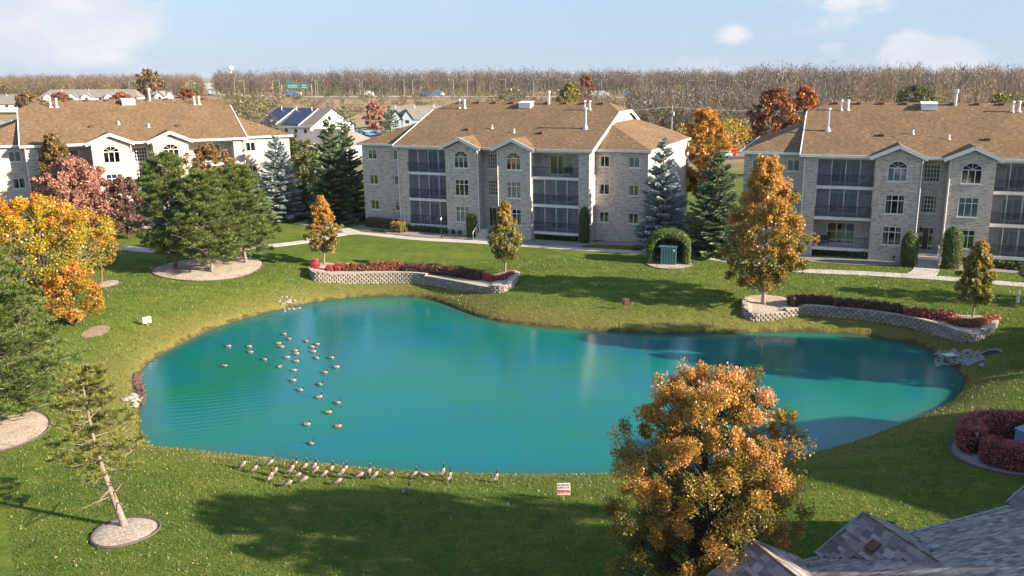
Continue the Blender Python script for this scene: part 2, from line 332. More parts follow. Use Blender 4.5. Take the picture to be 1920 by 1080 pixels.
# ------------------------------------------------------------------ mesh helpers
class MB:
    """collects faces; build() links them as ONE mesh object"""
    def __init__(s): s.v = []; s.f = []; s.m = []
    def face(s, pts, m=0):
        i = len(s.v); s.v += [tuple(map(float, p)) for p in pts]; s.f.append(tuple(range(i, i + len(pts)))); s.m.append(m)
    def box(s, a, b, m=0):
        x0, y0, z0 = a; x1, y1, z1 = b; i = len(s.v)
        s.v += [(x0, y0, z0), (x1, y0, z0), (x1, y1, z0), (x0, y1, z0), (x0, y0, z1), (x1, y0, z1), (x1, y1, z1), (x0, y1, z1)]
        for q in ((0, 3, 2, 1), (4, 5, 6, 7), (0, 1, 5, 4), (1, 2, 6, 5), (2, 3, 7, 6), (3, 0, 4, 7)):
            s.f.append(tuple(i + k for k in q)); s.m.append(m)
    def bar(s, p, q, w, h=None, m=0, up=(0, 0, 1)):
        p, q = np.array(p, float), np.array(q, float); d = q - p; d /= np.linalg.norm(d); h = h or w
        up = np.array(up, float)
        if abs(d @ up) > .95: up = np.array([1., 0, 0])
        a = np.cross(d, up); a /= np.linalg.norm(a); b = np.cross(a, d); i = len(s.v)
        for e in (p, q):
            for sa, sb in ((-1, -1), (1, -1), (1, 1), (-1, 1)): s.v.append(tuple(e + a * sa * w / 2 + b * sb * h / 2))
        for k in ((0, 1, 2, 3), (7, 6, 5, 4), (0, 4, 5, 1), (1, 5, 6, 2), (2, 6, 7, 3), (3, 7, 4, 0)):
            s.f.append(tuple(i + j for j in k)); s.m.append(m)
    def tube(s, pts, rad, n=6, m=0, cap=True):
        pts = [np.array(p, float) for p in pts]; i0 = len(s.v); a = None
        if np.isscalar(rad): rad = [rad] * len(pts)
        for k, p in enumerate(pts):
            d = pts[min(k + 1, len(pts) - 1)] - pts[max(k - 1, 0)]; d = d / (np.linalg.norm(d) + 1e-9)
            if a is None: a = np.cross(d, (0, 0, 1.) if abs(d[2]) < .9 else (1., 0, 0))
            a = a - d * (a @ d); a /= np.linalg.norm(a) + 1e-9; b = np.cross(d, a)
            for j in range(n):
                t = 2 * math.pi * j / n; s.v.append(tuple(p + rad[k] * (math.cos(t) * a + math.sin(t) * b)))
        for k in range(len(pts) - 1):
            for j in range(n):
                s.f.append((i0 + k * n + j, i0 + k * n + (j + 1) % n, i0 + (k + 1) * n + (j + 1) % n, i0 + (k + 1) * n + j)); s.m.append(m)
        if cap:
            s.f.append(tuple(i0 + j for j in range(n))[::-1]); s.m.append(m)
            s.f.append(tuple(i0 + (len(pts) - 1) * n + j for j in range(n))); s.m.append(m)
    def prism(s, poly, vec, m=0):
        """polygon extruded along vec"""
        poly = [np.array(p, float) for p in poly]; vec = np.array(vec, float); n = len(poly)
        s.face(poly[::-1], m); s.face([p + vec for p in poly], m)
        for k in range(n):
            a, b = poly[k], poly[(k + 1) % n]; s.face([a, b, b + vec, a + vec], m)
    def lathe(s, prof, n=16, m=0, c=(0, 0, 0), cap=True):
        i0 = len(s.v)
        for r, z in prof:
            for j in range(n): t = 2 * math.pi * j / n; s.v.append((c[0] + r * math.cos(t), c[1] + r * math.sin(t), c[2] + z))
        for k in range(len(prof) - 1):
            for j in range(n): s.f.append((i0 + k * n + j, i0 + k * n + (j + 1) % n, i0 + (k + 1) * n + (j + 1) % n, i0 + (k + 1) * n + j)); s.m.append(m)
        if cap:
            s.f.append(tuple(i0 + j for j in range(n))[::-1]); s.m.append(m)
            s.f.append(tuple(i0 + (len(prof) - 1) * n + j for j in range(n))); s.m.append(m)
    def mesh(s, name, mats, smooth=False, uv=True):
        me = bpy.data.meshes.new(name); me.from_pydata(s.v, [], s.f)
        for m in ([mats] if isinstance(mats, str) else mats): me.materials.append(M_[m])
        if any(s.m): me.polygons.foreach_set('material_index', s.m)
        if uv:
            l = me.uv_layers.new(name='UVMap'); buf = np.zeros((len(me.loops), 2)); V = s.v
            for p in me.polygons:
                nx, ny, nz = p.normal; h = math.hypot(nx, ny)
                if h < 1e-4: tx, ty = 1., 0.
                else: tx, ty = -ny / h, nx / h
                bx, by, bz = ny * 0 - nz * ty, nz * tx - nx * 0, nx * ty - ny * tx
                for li, vi in zip(p.loop_indices, p.vertices):
                    x, y, z = V[vi]; buf[li] = (x * tx + y * ty, x * bx + y * by + z * bz)
            l.data.foreach_set('uv', buf.ravel())
        if smooth: me.polygons.foreach_set('use_smooth', [True] * len(me.polygons))
        me.update(); return me
    def build(s, name, mats, parent=None, smooth=False, uv=True, **tags):
        return link(name, s.mesh(name, mats, smooth, uv), parent, **tags)
def link(name, me, parent=None, loc=None, rot=None, **tags):
    o = bpy.data.objects.new(name, me); COL.objects.link(o)
    if parent is not None: o.parent = parent
    if loc is not None: o.location = loc
    if rot is not None: o.rotation_euler = rot if not np.isscalar(rot) else (0, 0, rot)
    for k, v in tags.items():
        if v is not None: o[k] = v
    return o
def thing(name, label, cat, loc=(0, 0, 0), rot=0, group=None):
    o = link(name, None, None, tuple(map(float, loc)), rot, label=label, category=cat, group=group)
    o.empty_display_size = .2
    return o
def np_mesh(name, V, Fc, mats, v=None, mi=None):
    me = bpy.data.meshes.new(name); V = np.asarray(V, np.float32); Fc = np.asarray(Fc, np.int32); k = Fc.shape[1]
    me.vertices.add(len(V)); me.vertices.foreach_set('co', V.ravel())
    me.loops.add(Fc.size); me.loops.foreach_set('vertex_index', Fc.ravel())
    me.polygons.add(len(Fc)); me.polygons.foreach_set('loop_start', np.arange(0, Fc.size, k, dtype=np.int32))
    me.polygons.foreach_set('loop_total', np.full(len(Fc), k, np.int32))
    for m in ([mats] if isinstance(mats, str) else mats): me.materials.append(M_[m])
    if v is not None: me.attributes.new('v', 'FLOAT', 'FACE').data.foreach_set('value', np.clip(v, 0, 1).astype(np.float32))
    if mi is not None: me.polygons.foreach_set('material_index', np.asarray(mi, np.int32))
    me.update(calc_edges=True); return me
def unit(a): return a / (np.linalg.norm(a, axis=-1, keepdims=True) + 1e-9)
def leaves(P, size, nrm=None, spread=1.0, aspect=.62, g=rng):
    """rhombic leaf quads at points P"""
    n = len(P); N = g.normal(size=(n, 3)) * spread
    if nrm is not None: N = N + nrm
    N = unit(N); T = unit(np.cross(N, g.normal(size=(n, 3)))); B = np.cross(N, T)
    s = (np.asarray(size) * g.uniform(.7, 1.3, n))[:, None]
    V = np.stack([P - T * s, P + B * s * aspect, P + T * s, P - B * s * aspect], 1).reshape(-1, 3)
    return V, np.arange(4 * n).reshape(n, 4)
def blades(P, D, ln, wd, g=rng):
    n = len(P); D = unit(D); S = unit(np.cross(D, g.normal(size=(n, 3)))); ln = (np.asarray(ln) * np.ones(n))[:, None]; wd = (np.asarray(wd) * np.ones(n))[:, None]
    V = np.stack([P - S * wd / 2, P + S * wd / 2, P + D * ln], 1).reshape(-1, 3)
    return V, np.arange(3 * n).reshape(n, 3)

# ------------------------------------------------------------------ terrain
def ray(px, py):
    a, b = (px - XC) / F, (YC - py) / F
    return _f0 + a * _rt + b * _up
def at_z(px, py, z=0.):
    d = ray(px, py); return CAM + d * ((z - CAM[2]) / d[2])
def catmull(P, n, closed=False):
    P = np.asarray(P, float); m = len(P); out = []
    for i in range(m if closed else m - 1):
        g = (lambda k: P[k % m]) if closed else (lambda k: P[min(max(k, 0), m - 1)])
        p0, p1, p2, p3 = g(i - 1), g(i), g(i + 1), g(i + 2)
        for t in np.linspace(0, 1, n, endpoint=False):
            out.append(.5 * (2 * p1 + (p2 - p0) * t + (2 * p0 - 5 * p1 + 4 * p2 - p3) * t * t + (3 * p1 - p0 - 3 * p2 + p3) * t ** 3))
    if not closed: out.append(P[-1])
    return np.array(out)
def resample(P, step):
    P = np.asarray(P, float); s = np.r_[0, np.cumsum(np.linalg.norm(np.diff(P, axis=0), axis=1))]
    n = max(2, int(round(s[-1] / step)) + 1); q = np.linspace(0, s[-1], n)
    return np.stack([np.interp(q, s, P[:, k]) for k in range(P.shape[1])], 1)
POND_PX = [(262, 760), (250, 728), (264, 697), (290, 672), (340, 645), (400, 617), (460, 597), (520, 582), (580, 568), (640, 560), (700, 556), (760, 556),
           (810, 563), (850, 577), (890, 592), (930, 602), (980, 609), (1040, 615), (1100, 619), (1170, 623), (1250, 626), (1330, 625), (1420, 623),
           (1500, 622), (1570, 625), (1640, 632), (1700, 643), (1740, 655), (1766, 675), (1790, 690), (1806, 712), (1800, 735), (1775, 760), (1720, 785),
           (1660, 808), (1600, 830), (1540, 848), (1480, 862), (1400, 878), (1300, 888), (1200, 892), (1120, 893), (1000, 894), (900, 892), (800, 889),
           (700, 882), (600, 873), (500, 862), (430, 855), (370, 848), (305, 842), (272, 830), (262, 800)]
POND = catmull([at_z(*p)[:2] for p in POND_PX], 4, True)
def pond_sd(X):
    """signed distance to the shoreline, + on land"""
    X = np.asarray(X, float).reshape(-1, 2); out = np.empty(len(X)); A = POND; B = np.roll(POND, -1, 0); E = B - A; L2 = (E ** 2).sum(1)
    c0, c1 = POND.min(0), POND.max(0); cc = (c0 + c1) / 2
    far = np.linalg.norm(X - cc, axis=1) > 130
    out[far] = np.linalg.norm(X[far] - cc, axis=1) - 30
    idx = np.where(~far)[0]
    for k in range(0, len(idx), 20000):
        j = idx[k:k + 20000]; p = X[j][:, None] - A[None]
        t = np.clip((p * E).sum(2) / L2, 0, 1); d = np.sqrt(((p - t[..., None] * E) ** 2).sum(2)).min(1)
        x, y = X[j, 0:1], X[j, 1:2]
        cr = ((A[:, 1] > y) != (B[:, 1] > y)) & (x < (B[:, 0] - A[:, 0]) * (y - A[:, 1]) / (B[:, 1] - A[:, 1] + 1e-12) + A[:, 0])
        out[j] = np.where(cr.sum(1) % 2 == 1, -d, d)
    return out
def smooth(a, b, x): t = np.clip((x - a) / (b - a), 0, 1); return t * t * (3 - 2 * t)
def hgt(X, sd=None):
    X = np.asarray(X, float).reshape(-1, 2); d = pond_sd(X) if sd is None else sd; x, y = X[:, 0], X[:, 1]; dp = np.maximum(d, 0)
    z = .16 * (1 - np.exp(-dp / .18)) + 1.90 * (1 - np.exp(-dp / 4.2))
    z += .07 * np.sin(x * .21 + 1) * np.sin(y * .17) * smooth(1, 6, dp)
    z += .42 * np.exp(-((x + 50) ** 2 + (y - 104) ** 2) / 24 ** 2) + .22 * np.exp(-((x - 37) ** 2 + (y - 82) ** 2) / 20 ** 2)
    z += 3.6 * smooth(230, 620, y)
    z = np.where(d < 0, -1.3 * (1 - np.exp(d / 1.2)), z)
    return z
def hz(x, y): return float(hgt([[x, y]])[0])
def G(px, py, dz=0.):
    """the ground point seen at a pixel of the photograph"""
    z = 2.0
    for _ in range(14):
        p = at_z(px, py, z); z = .5 * z + .5 * max(hz(p[0], p[1]), 0.0) if _ < 8 else max(hz(p[0], p[1]), 0.)
    return np.array([p[0], p[1], hz(p[0], p[1]) + dz])
def wx(px, D):
    """a point on the ground at forward distance D in the direction of image column px"""
    d = ray(px, 145); x = d[0] / d[1] * D
    return np.array([x, D, hz(x, D)])

def axis(lo, hi, step, far_lo, far_hi, gr=1.22):
    a = list(np.arange(lo, hi + .001, step)); s = step; p = hi
    while p < far_hi: s *= gr; p += s; a.append(p)
    s = step; p = lo; b = []
    while p > far_lo: s *= gr; p -= s; b.append(p)
    return np.array(b[::-1] + a)
gx, gy = axis(-72, 62, .42, -7000, 7000), axis(14, 122, .42, -400, 9000)
GX, GY = np.meshgrid(gx, gy); XY = np.stack([GX.ravel(), GY.ravel()], 1)
sd = pond_sd(XY); Z = hgt(XY, sd)
nx, ny = len(gx), len(gy); ii = np.arange(nx * ny).reshape(ny, nx)
Fq = np.stack([ii[:-1, :-1], ii[:-1, 1:], ii[1:, 1:], ii[1:, :-1]], -1).reshape(-1, 4)
me = np_mesh('lawn', np.c_[XY, Z], Fq, 'ground')
me.attributes.new('shore', 'FLOAT', 'POINT').data.foreach_set('value', sd.astype(np.float32))
wild = np.maximum(smooth(150, 185, XY[:, 1]), smooth(110, 160, np.abs(XY[:, 0])))
me.attributes.new('wild', 'FLOAT', 'POINT').data.foreach_set('value', wild.astype(np.float32))
me.polygons.foreach_set('use_smooth', [True] * len(me.polygons))
link('lawn', me, kind='structure', label='green mown lawn sloping down to the pond')
lo, hi_ = POND.min(0) - 1.5, POND.max(0) + 1.5; wx_, wy_ = np.arange(lo[0], hi_[0], .6), np.arange(lo[1], hi_[1], .6); WX, WY = np.meshgrid(wx_, wy_); WP = np.stack([WX.ravel(), WY.ravel()], 1); wsd = pond_sd(WP)
ii = np.arange(len(WP)).reshape(len(wy_), len(wx_)); Fq = np.stack([ii[:-1, :-1], ii[:-1, 1:], ii[1:, 1:], ii[1:, :-1]], -1).reshape(-1, 4); Fq = Fq[wsd[Fq].min(1) < .5]
me = np_mesh('water', np.c_[WP, 0 * wsd], Fq, 'water'); me.attributes.new('shore', 'FLOAT', 'POINT').data.foreach_set('value', wsd.astype(np.float32))
link('water', me, kind='structure', label='turquoise pond with calm rippled water')

# walkways: a thin bed with single concrete slabs on it
def walkway(name, label, pts, width, step=1.5, mat='concrete'):
    C = resample(catmull(pts, 8), step); T = unit(np.gradient(C[:, :2], axis=0)); N = np.c_[-T[:, 1], T[:, 0]]
    root = link(name, None, None, kind='structure', label=label)
    L = C[:, :2] + N * width / 2; Rr = C[:, :2] - N * width / 2
    for k in range(len(C) - 1):
        e = .012 / step; q = [L[k] + (L[k + 1] - L[k]) * e, L[k] + (L[k + 1] - L[k]) * (1 - e), Rr[k] + (Rr[k + 1] - Rr[k]) * (1 - e), Rr[k] + (Rr[k + 1] - Rr[k]) * e]
        z = hgt(q) + .05; mb = MB(); top = [(q[i][0], q[i][1], z[i]) for i in (3, 2, 1, 0)]
        mb.prism([(x, y, zz - .12) for x, y, zz in top], (0, 0, .12)); mb.build('slab', mat, root)
    return root
main = [G(500, 462), G(575, 453), G(650, 438), G(700, 440), G(780, 448), G(870, 453), G(960, 459), G(1080, 467), G(1190, 473), G(1300, 481), G(1400, 494), G(1490, 507),
        G(1600, 512), G(1720, 519), G(1800, 525), G(1920, 535), G(2010, 541)]
walkway('walkway', 'curving pale concrete walkway along the fronts of the buildings', main, 1.5)
walkway('side_walkway', 'concrete walkway passing behind the pine clump', [G(500, 462), G(440, 468), G(360, 472), G(280, 470), G(215, 464), G(150, 470), G(60, 480), G(-60, 492)], 1.6)
walkway('spur_walkway', 'short walkway spur running behind the blue green spruces', [G(664, 437), G(640, 429), G(600, 424), G(560, 418)], 1.7)

# planting beds: sheets of gravel draped over the ground with a dark edging band
def disc_bed(name, label, c, a, b_, ang=0, mat='gravel', rise=.05, edging=True):
    root = link(name, None, None, kind='structure', label=label)
    mb = MB(); n, m = 48, 8; P = []
    for k in range(m + 1):
        for j in range(n):
            t = 2 * math.pi * j / n; r = k / m * (1 + .03 * math.sin(3 * t + a)); x, y = a * r * math.cos(t), b_ * r * math.sin(t)
            P.append((c[0] + x * math.cos(ang) - y * math.sin(ang), c[1] + x * math.sin(ang) + y * math.cos(ang)))
    z = hgt(P) + .03; mound = np.repeat([rise * (1 - (k / m) ** 4) for k in range(m + 1)], n); z += mound
    mb.v = [(p[0], p[1], q) for p, q in zip(P, z)]
    for k in range(m):
        for j in range(n): mb.f.append((k * n + j, (k + 1) * n + j, (k + 1) * n + (j + 1) % n, k * n + (j + 1) % n)); mb.m.append(0)
    mb.build('gravel', mat, root, smooth=True)
    if edging:
        e = MB(); ring = [(P[m * n + j][0], P[m * n + j][1], z[m * n + j] + .0) for j in range(n)] ; ring.append(ring[0])
        e.tube(ring, .07, 5, cap=False); e.build('edging', 'edging', root)
    return root
def strip_bed(name, label, A, B, mat='gravel', dz=.03, step=.8, ncross=5):
    A, B = np.asarray(A)[:, :2], np.asarray(B)[:, :2]; n = max(int(np.linalg.norm(np.diff(A, axis=0), axis=1).sum() / step), 3)
    f = lambda P: np.stack([np.interp(np.linspace(0, 1, n), np.linspace(0, 1, len(P)), P[:, k]) for k in (0, 1)], 1)
    A, B = f(A), f(B); mb = MB(); rows = [A + (B - A) * t for t in np.linspace(0, 1, ncross)]
    P = np.concatenate(rows); z = hgt(P) + dz; mb.v = [(p[0], p[1], q) for p, q in zip(P, z)]
    for r in range(ncross - 1):
        for k in range(n - 1): mb.f.append((r * n + k, (r + 1) * n + k, (r + 1) * n + k + 1, r * n + k + 1)); mb.m.append(0)
    return mb.build(name, mat, smooth=True, kind='structure', label=label)
def ellipse_px(cx, cy, x0, x1, y0, y1):
    c = G(cx, cy); a = np.linalg.norm(G(x1, cy) - G(x0, cy)) / 2; b_ = np.linalg.norm(G(cx, y0)[:2] - G(cx, y1)[:2]) / 2
    return c, a, b_
c, a, b_ = ellipse_px(392, 502, 293, 492, 480, 523); disc_bed('pine_bed', 'oval pale gravel bed under the pine clump', c, a, b_, R(6), rise=.12)
c, a, b_ = ellipse_px(235, 998, 178, 292, 974, 1024); PINE_BED = c; disc_bed('small_gravel_bed', 'small round gravel ring around the leaning pine', c, a, b_, R(12), 'gravel', .10)
c, a, b_ = ellipse_px(202, 533, 184, 221, 527, 541); disc_bed('sapling_bed', 'little gravel ring around the orange sapling', c, a, b_)
c, a, b_ = ellipse_px(-10, 812, -100, 80, 770, 850); disc_bed('left_pine_bed', 'gravel bed under the big pine beside the pond', c, a, b_)
c, a, b_ = ellipse_px(1254, 493, 1209, 1298, 480, 503); ARCH = c; disc_bed('arch_bed', 'gravel ring around the clipped hedge arch', c, a, b_, 0, 'gravel', .03)
RING = G(1908, 848); disc_bed('ring_hedge_bed', 'gravel ring around the circular red hedge', RING, 3.15, 3.15, 0, 'gravel_grey', .03)
c, a, b_ = ellipse_px(180, 622, 158, 202, 611, 636); disc_bed('bare_patch', 'bare dirt patch worn into the lawn by the pond', c, a, b_, 0, 'dirt', .0, False)

# ------------------------------------------------------------------ apartment buildings
def wall_panel(mb, o, u, n, width, z0, z1, holes=(), m=0, reveal=.14, mr=None, back=None):
    """brick panel with real openings, reveals, and a backing coloured dark for the unlit room behind every opening"""
    o, u, n = (np.array(q, float) for q in (o, u, n)); mr = m if mr is None else mr
    us = sorted({0., width, *[h[0] for h in holes], *[h[2] for h in holes]}); zs = sorted({z0, z1, *[h[1] for h in holes], *[h[3] for h in holes]})
    pt = lambda a, z, d=0.: o + u * a + np.array([0, 0, z]) - n * d
    for a, b in zip(us[:-1], us[1:]):
        for c, d in zip(zs[:-1], zs[1:]):
            if any(h[0] <= a and b <= h[2] and h[1] <= c and d <= h[3] for h in holes): continue
            mb.face([pt(a, c), pt(b, c), pt(b, d), pt(a, d)], m)
    for a, c, b, d in holes:
        mb.face([pt(a, c), pt(a, c, reveal), pt(b, c, reveal), pt(b, c)][::-1], mr); mb.face([pt(a, d), pt(b, d), pt(b, d, reveal), pt(a, d, reveal)][::-1], mr)
        mb.face([pt(a, c), pt(a, d), pt(a, d, reveal), pt(a, c, reveal)][::-1], mr); mb.face([pt(b, c), pt(b, c, reveal), pt(b, d, reveal), pt(b, d)][::-1], mr)
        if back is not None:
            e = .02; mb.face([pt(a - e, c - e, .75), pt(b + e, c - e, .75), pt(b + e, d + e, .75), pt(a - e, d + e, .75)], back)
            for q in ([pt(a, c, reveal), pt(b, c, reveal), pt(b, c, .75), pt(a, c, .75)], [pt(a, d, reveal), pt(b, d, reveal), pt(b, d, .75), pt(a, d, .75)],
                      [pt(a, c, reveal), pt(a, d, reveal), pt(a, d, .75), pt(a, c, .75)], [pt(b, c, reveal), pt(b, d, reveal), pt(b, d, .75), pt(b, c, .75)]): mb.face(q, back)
_pane = {}
def pane_mesh(w_, h_):
    k = (round(w_, 3), round(h_, 3))
    if k not in _pane:
        mb = MB(); mb.face([(-w_ / 2, 0, -h_ / 2), (w_ / 2, 0, -h_ / 2), (w_ / 2, 0, h_ / 2), (-w_ / 2, 0, h_ / 2)]); _pane[k] = mb.mesh('pane', 'glass', uv=False)
    return _pane[k]
_fr = {}
def window(parent, x, y, z0, z1, wd, kind='double', rot=0, cur=None, seed=0):
    """window > frame bars as its mesh, panes and curtain as children; faces -y before rot; (x, y) is the wall plane"""
    key = (kind, round(wd, 2), round(z1 - z0, 2)); h = z1 - z0; g = random.Random(seed)
    cols, rows, arch = {'double': (2, [1.]), 'triple': (3, [.70, .30]), 'arch': (3, [1.]), 'grid': (5, [.25] * 4), 'slider': (3, [1.]), 'door': (1, [.62, .38]), 'single': (1, [1.])}[kind] + (kind == 'arch',)
    hr = h - (wd * .36 if arch else 0)
    if key not in _fr:
        mb = MB(); t = .075 if kind != 'grid' else .05; y0, y1 = .02, .10
        mb.box((-wd / 2, y0, 0), (-wd / 2 + t, y1, hr)); mb.box((wd / 2 - t, y0, 0), (wd / 2, y1, hr)); mb.box((-wd / 2 + t, y0, 0), (wd / 2 - t, y1, t)); mb.box((-wd / 2 + t, y0, hr - t), (wd / 2 - t, y1, hr))
        for i in range(1, cols): c = -wd / 2 + wd * i / cols; mb.box((c - t / 2, y0 + .003, t), (c + t / 2, y1 - .003, hr - t))
        zz = 0
        for r in rows[:-1]: zz += r * hr; mb.box((-wd / 2 + t, y0 + .006, zz - t / 2), (wd / 2 - t, y1 - .006, zz + t / 2))
        if arch:
            ca = [(-wd / 2 * math.cos(k * math.pi / 12), hr + (h - hr) * math.sin(k * math.pi / 12)) for k in range(13)]
            for (xa, za), (xb, zb) in zip(ca[:-1], ca[1:]): mb.bar((xa * .97, .06, za - .02), (xb * .97, .06, zb - .02), .08, .08, up=(0, 1, 0))
            for k in (3, 6, 9): mb.bar((0, .06, hr), (ca[k][0] * .95, .06, ca[k][1] - .05), .035, .05, up=(0, 1, 0))
        mb.box((-wd / 2 - .08, -.06, -.09), (wd / 2 + .08, .02, -.005))
        _fr[key] = mb.mesh('window', 'trim')
    wo = link('window', _fr[key], parent, (x, y, z0), rot)
    zz = 0
    for r in rows:
        for i in range(cols):
            link('pane', pane_mesh(wd / cols - .02, r * hr - .02), wo, (-wd / 2 + wd * (i + .5) / cols, .065, zz + r * hr / 2))
        zz += r * hr
    if arch:
        mb = MB(); mb.face([(-wd / 2 * .96 * math.cos(k * math.pi / 12), .066, hr + (h - hr) * .96 * math.sin(k * math.pi / 12)) for k in range(13)][::-1]); mb.build('arched_pane', 'glass', wo, uv=False)
        mb = MB()   # brick corners above the arch
        for sgn in (-1, 1):
            for k in range(6):
                a0, a1 = k * math.pi / 12, (k + 1) * math.pi / 12
                p = [(sgn * wd / 2 * math.cos(a0), -.0, hr + (h - hr) * math.sin(a0)), (sgn * wd / 2 * math.cos(a1), -.0, hr + (h - hr) * math.sin(a1)), (sgn * wd / 2, 0, h)]
                mb.face(p if sgn > 0 else p[::-1])
            mb.face([(0, 0, h), (sgn * wd / 2, 0, h), (0, 0, h)][:3] if False else [(sgn * .001, 0, h), (sgn * wd / 2, 0, h), (sgn * .001, 0, h + .001)])
        mb.build('arch_brickwork', 'brick', wo)
    cur = cur if cur is not None else g.choice(['', 'sides', 'sides', 'blind', 'half', 'blue'])
    if cur and kind != 'door':
        mb = MB(); q = .16
        if cur == 'sides': mb.box((-wd / 2 + .05, q, .03), (-wd * .28, q + .03, hr - .05)); mb.build('curtain', 'curtain', wo); mb = MB(); mb.box((wd * .28, q, .03), (wd / 2 - .05, q + .03, hr - .05))
        elif cur == 'half': mb.box((-wd / 2 + .05, q, hr * .5), (wd / 2 - .05, q + .03, hr - .04))
        elif cur == 'right': mb.box((0.0, q, .04), (wd / 2 - .05, q + .03, hr - .04))
        else: mb.box((-wd / 2 + .05, q, .04), (wd / 2 - .05, q + .03, hr - .04))
        mb.build('curtain', {'blind': 'blind', 'blue': 'curtain_blue', 'half': 'blind'}.get(cur, 'curtain'), wo)
    return wo
_vent = {}
def vent(parent, kind, x, y, E):
    z = E + .358 * (y + .35)
    if kind not in _vent:
        mb = MB()
        if kind == 'pipe': mb.tube([(0, 0, -.2), (0, 0, .95)], .10, 10); mb.tube([(0, 0, .95), (0, 0, 1.02), (0, 0, 1.12)], [.17, .17, .06], 10); mb.tube([(0, 0, -.02), (0, 0, .16)], [.24, .13], 10)
        elif kind == 'tall_pipe': mb.tube([(0, 0, -.2), (0, 0, 2.1)], .13, 10); mb.tube([(0, 0, 2.02), (0, 0, 2.1), (0, 0, 2.3)], [.13, .22, .2], 10); mb.tube([(0, 0, -.1), (0, 0, .35)], [.32, .16], 10)
        elif kind == 'stack': mb.tube([(0, 0, -.2), (0, 0, 1.25)], .17, 12); mb.tube([(0, 0, 1.2), (0, 0, 1.28), (0, 0, 1.6)], [.2, .27, .25], 12)
        elif kind == 'hatch': mb.box((-.75, -.6, -.15), (.75, .6, .42)); mb.prism([(-.82, -.67, .42), (.82, -.67, .42), (.82, .67, .62), (-.82, .67, .62)], (0, 0, .08))
        elif kind == 'small_pipe': mb.tube([(0, 0, -.1), (0, 0, .42)], .075, 8); mb.tube([(0, 0, -.05), (0, 0, .1)], [.2, .1], 8)
        elif kind == 'box_vent': mb.prism([(-.22, -.22, -.05), (.22, -.22, -.05), (.22, .22, .08), (-.22, .22, .08)], (0, 0, .2)); mb.box((-.27, -.3, .12), (.27, .22, .17))
        _vent[kind] = mb.mesh(kind, {'box_vent': 'vent_dark', 'stack': 'galv', 'tall_pipe': 'galv'}.get(kind, 'white_metal'))
    link({'pipe': 'vent_pipe', 'tall_pipe': 'flue_pipe', 'stack': 'flue_stack', 'hatch': 'roof_hatch', 'small_pipe': 'vent_stub', 'box_vent': 'box_vent'}[kind], _vent[kind], parent, (x, y, z), 0)
def railing(parent, x0, x1, y, z, name='railing'):
    mb = MB(); mb.box((x0, y - .03, z + 1.0), (x1, y + .03, z + 1.05)); mb.box((x0, y - .025, z + .1), (x1, y + .025, z + .14))
    n = int((x1 - x0) / .13)
    for k in range(n + 1): c = x0 + (x1 - x0) * k / n; mb.box((c - .011, y - .011, z + .14), (c + .011, y + .011, z + 1.0))
    mb.build(name, 'rail', parent, uv=False)

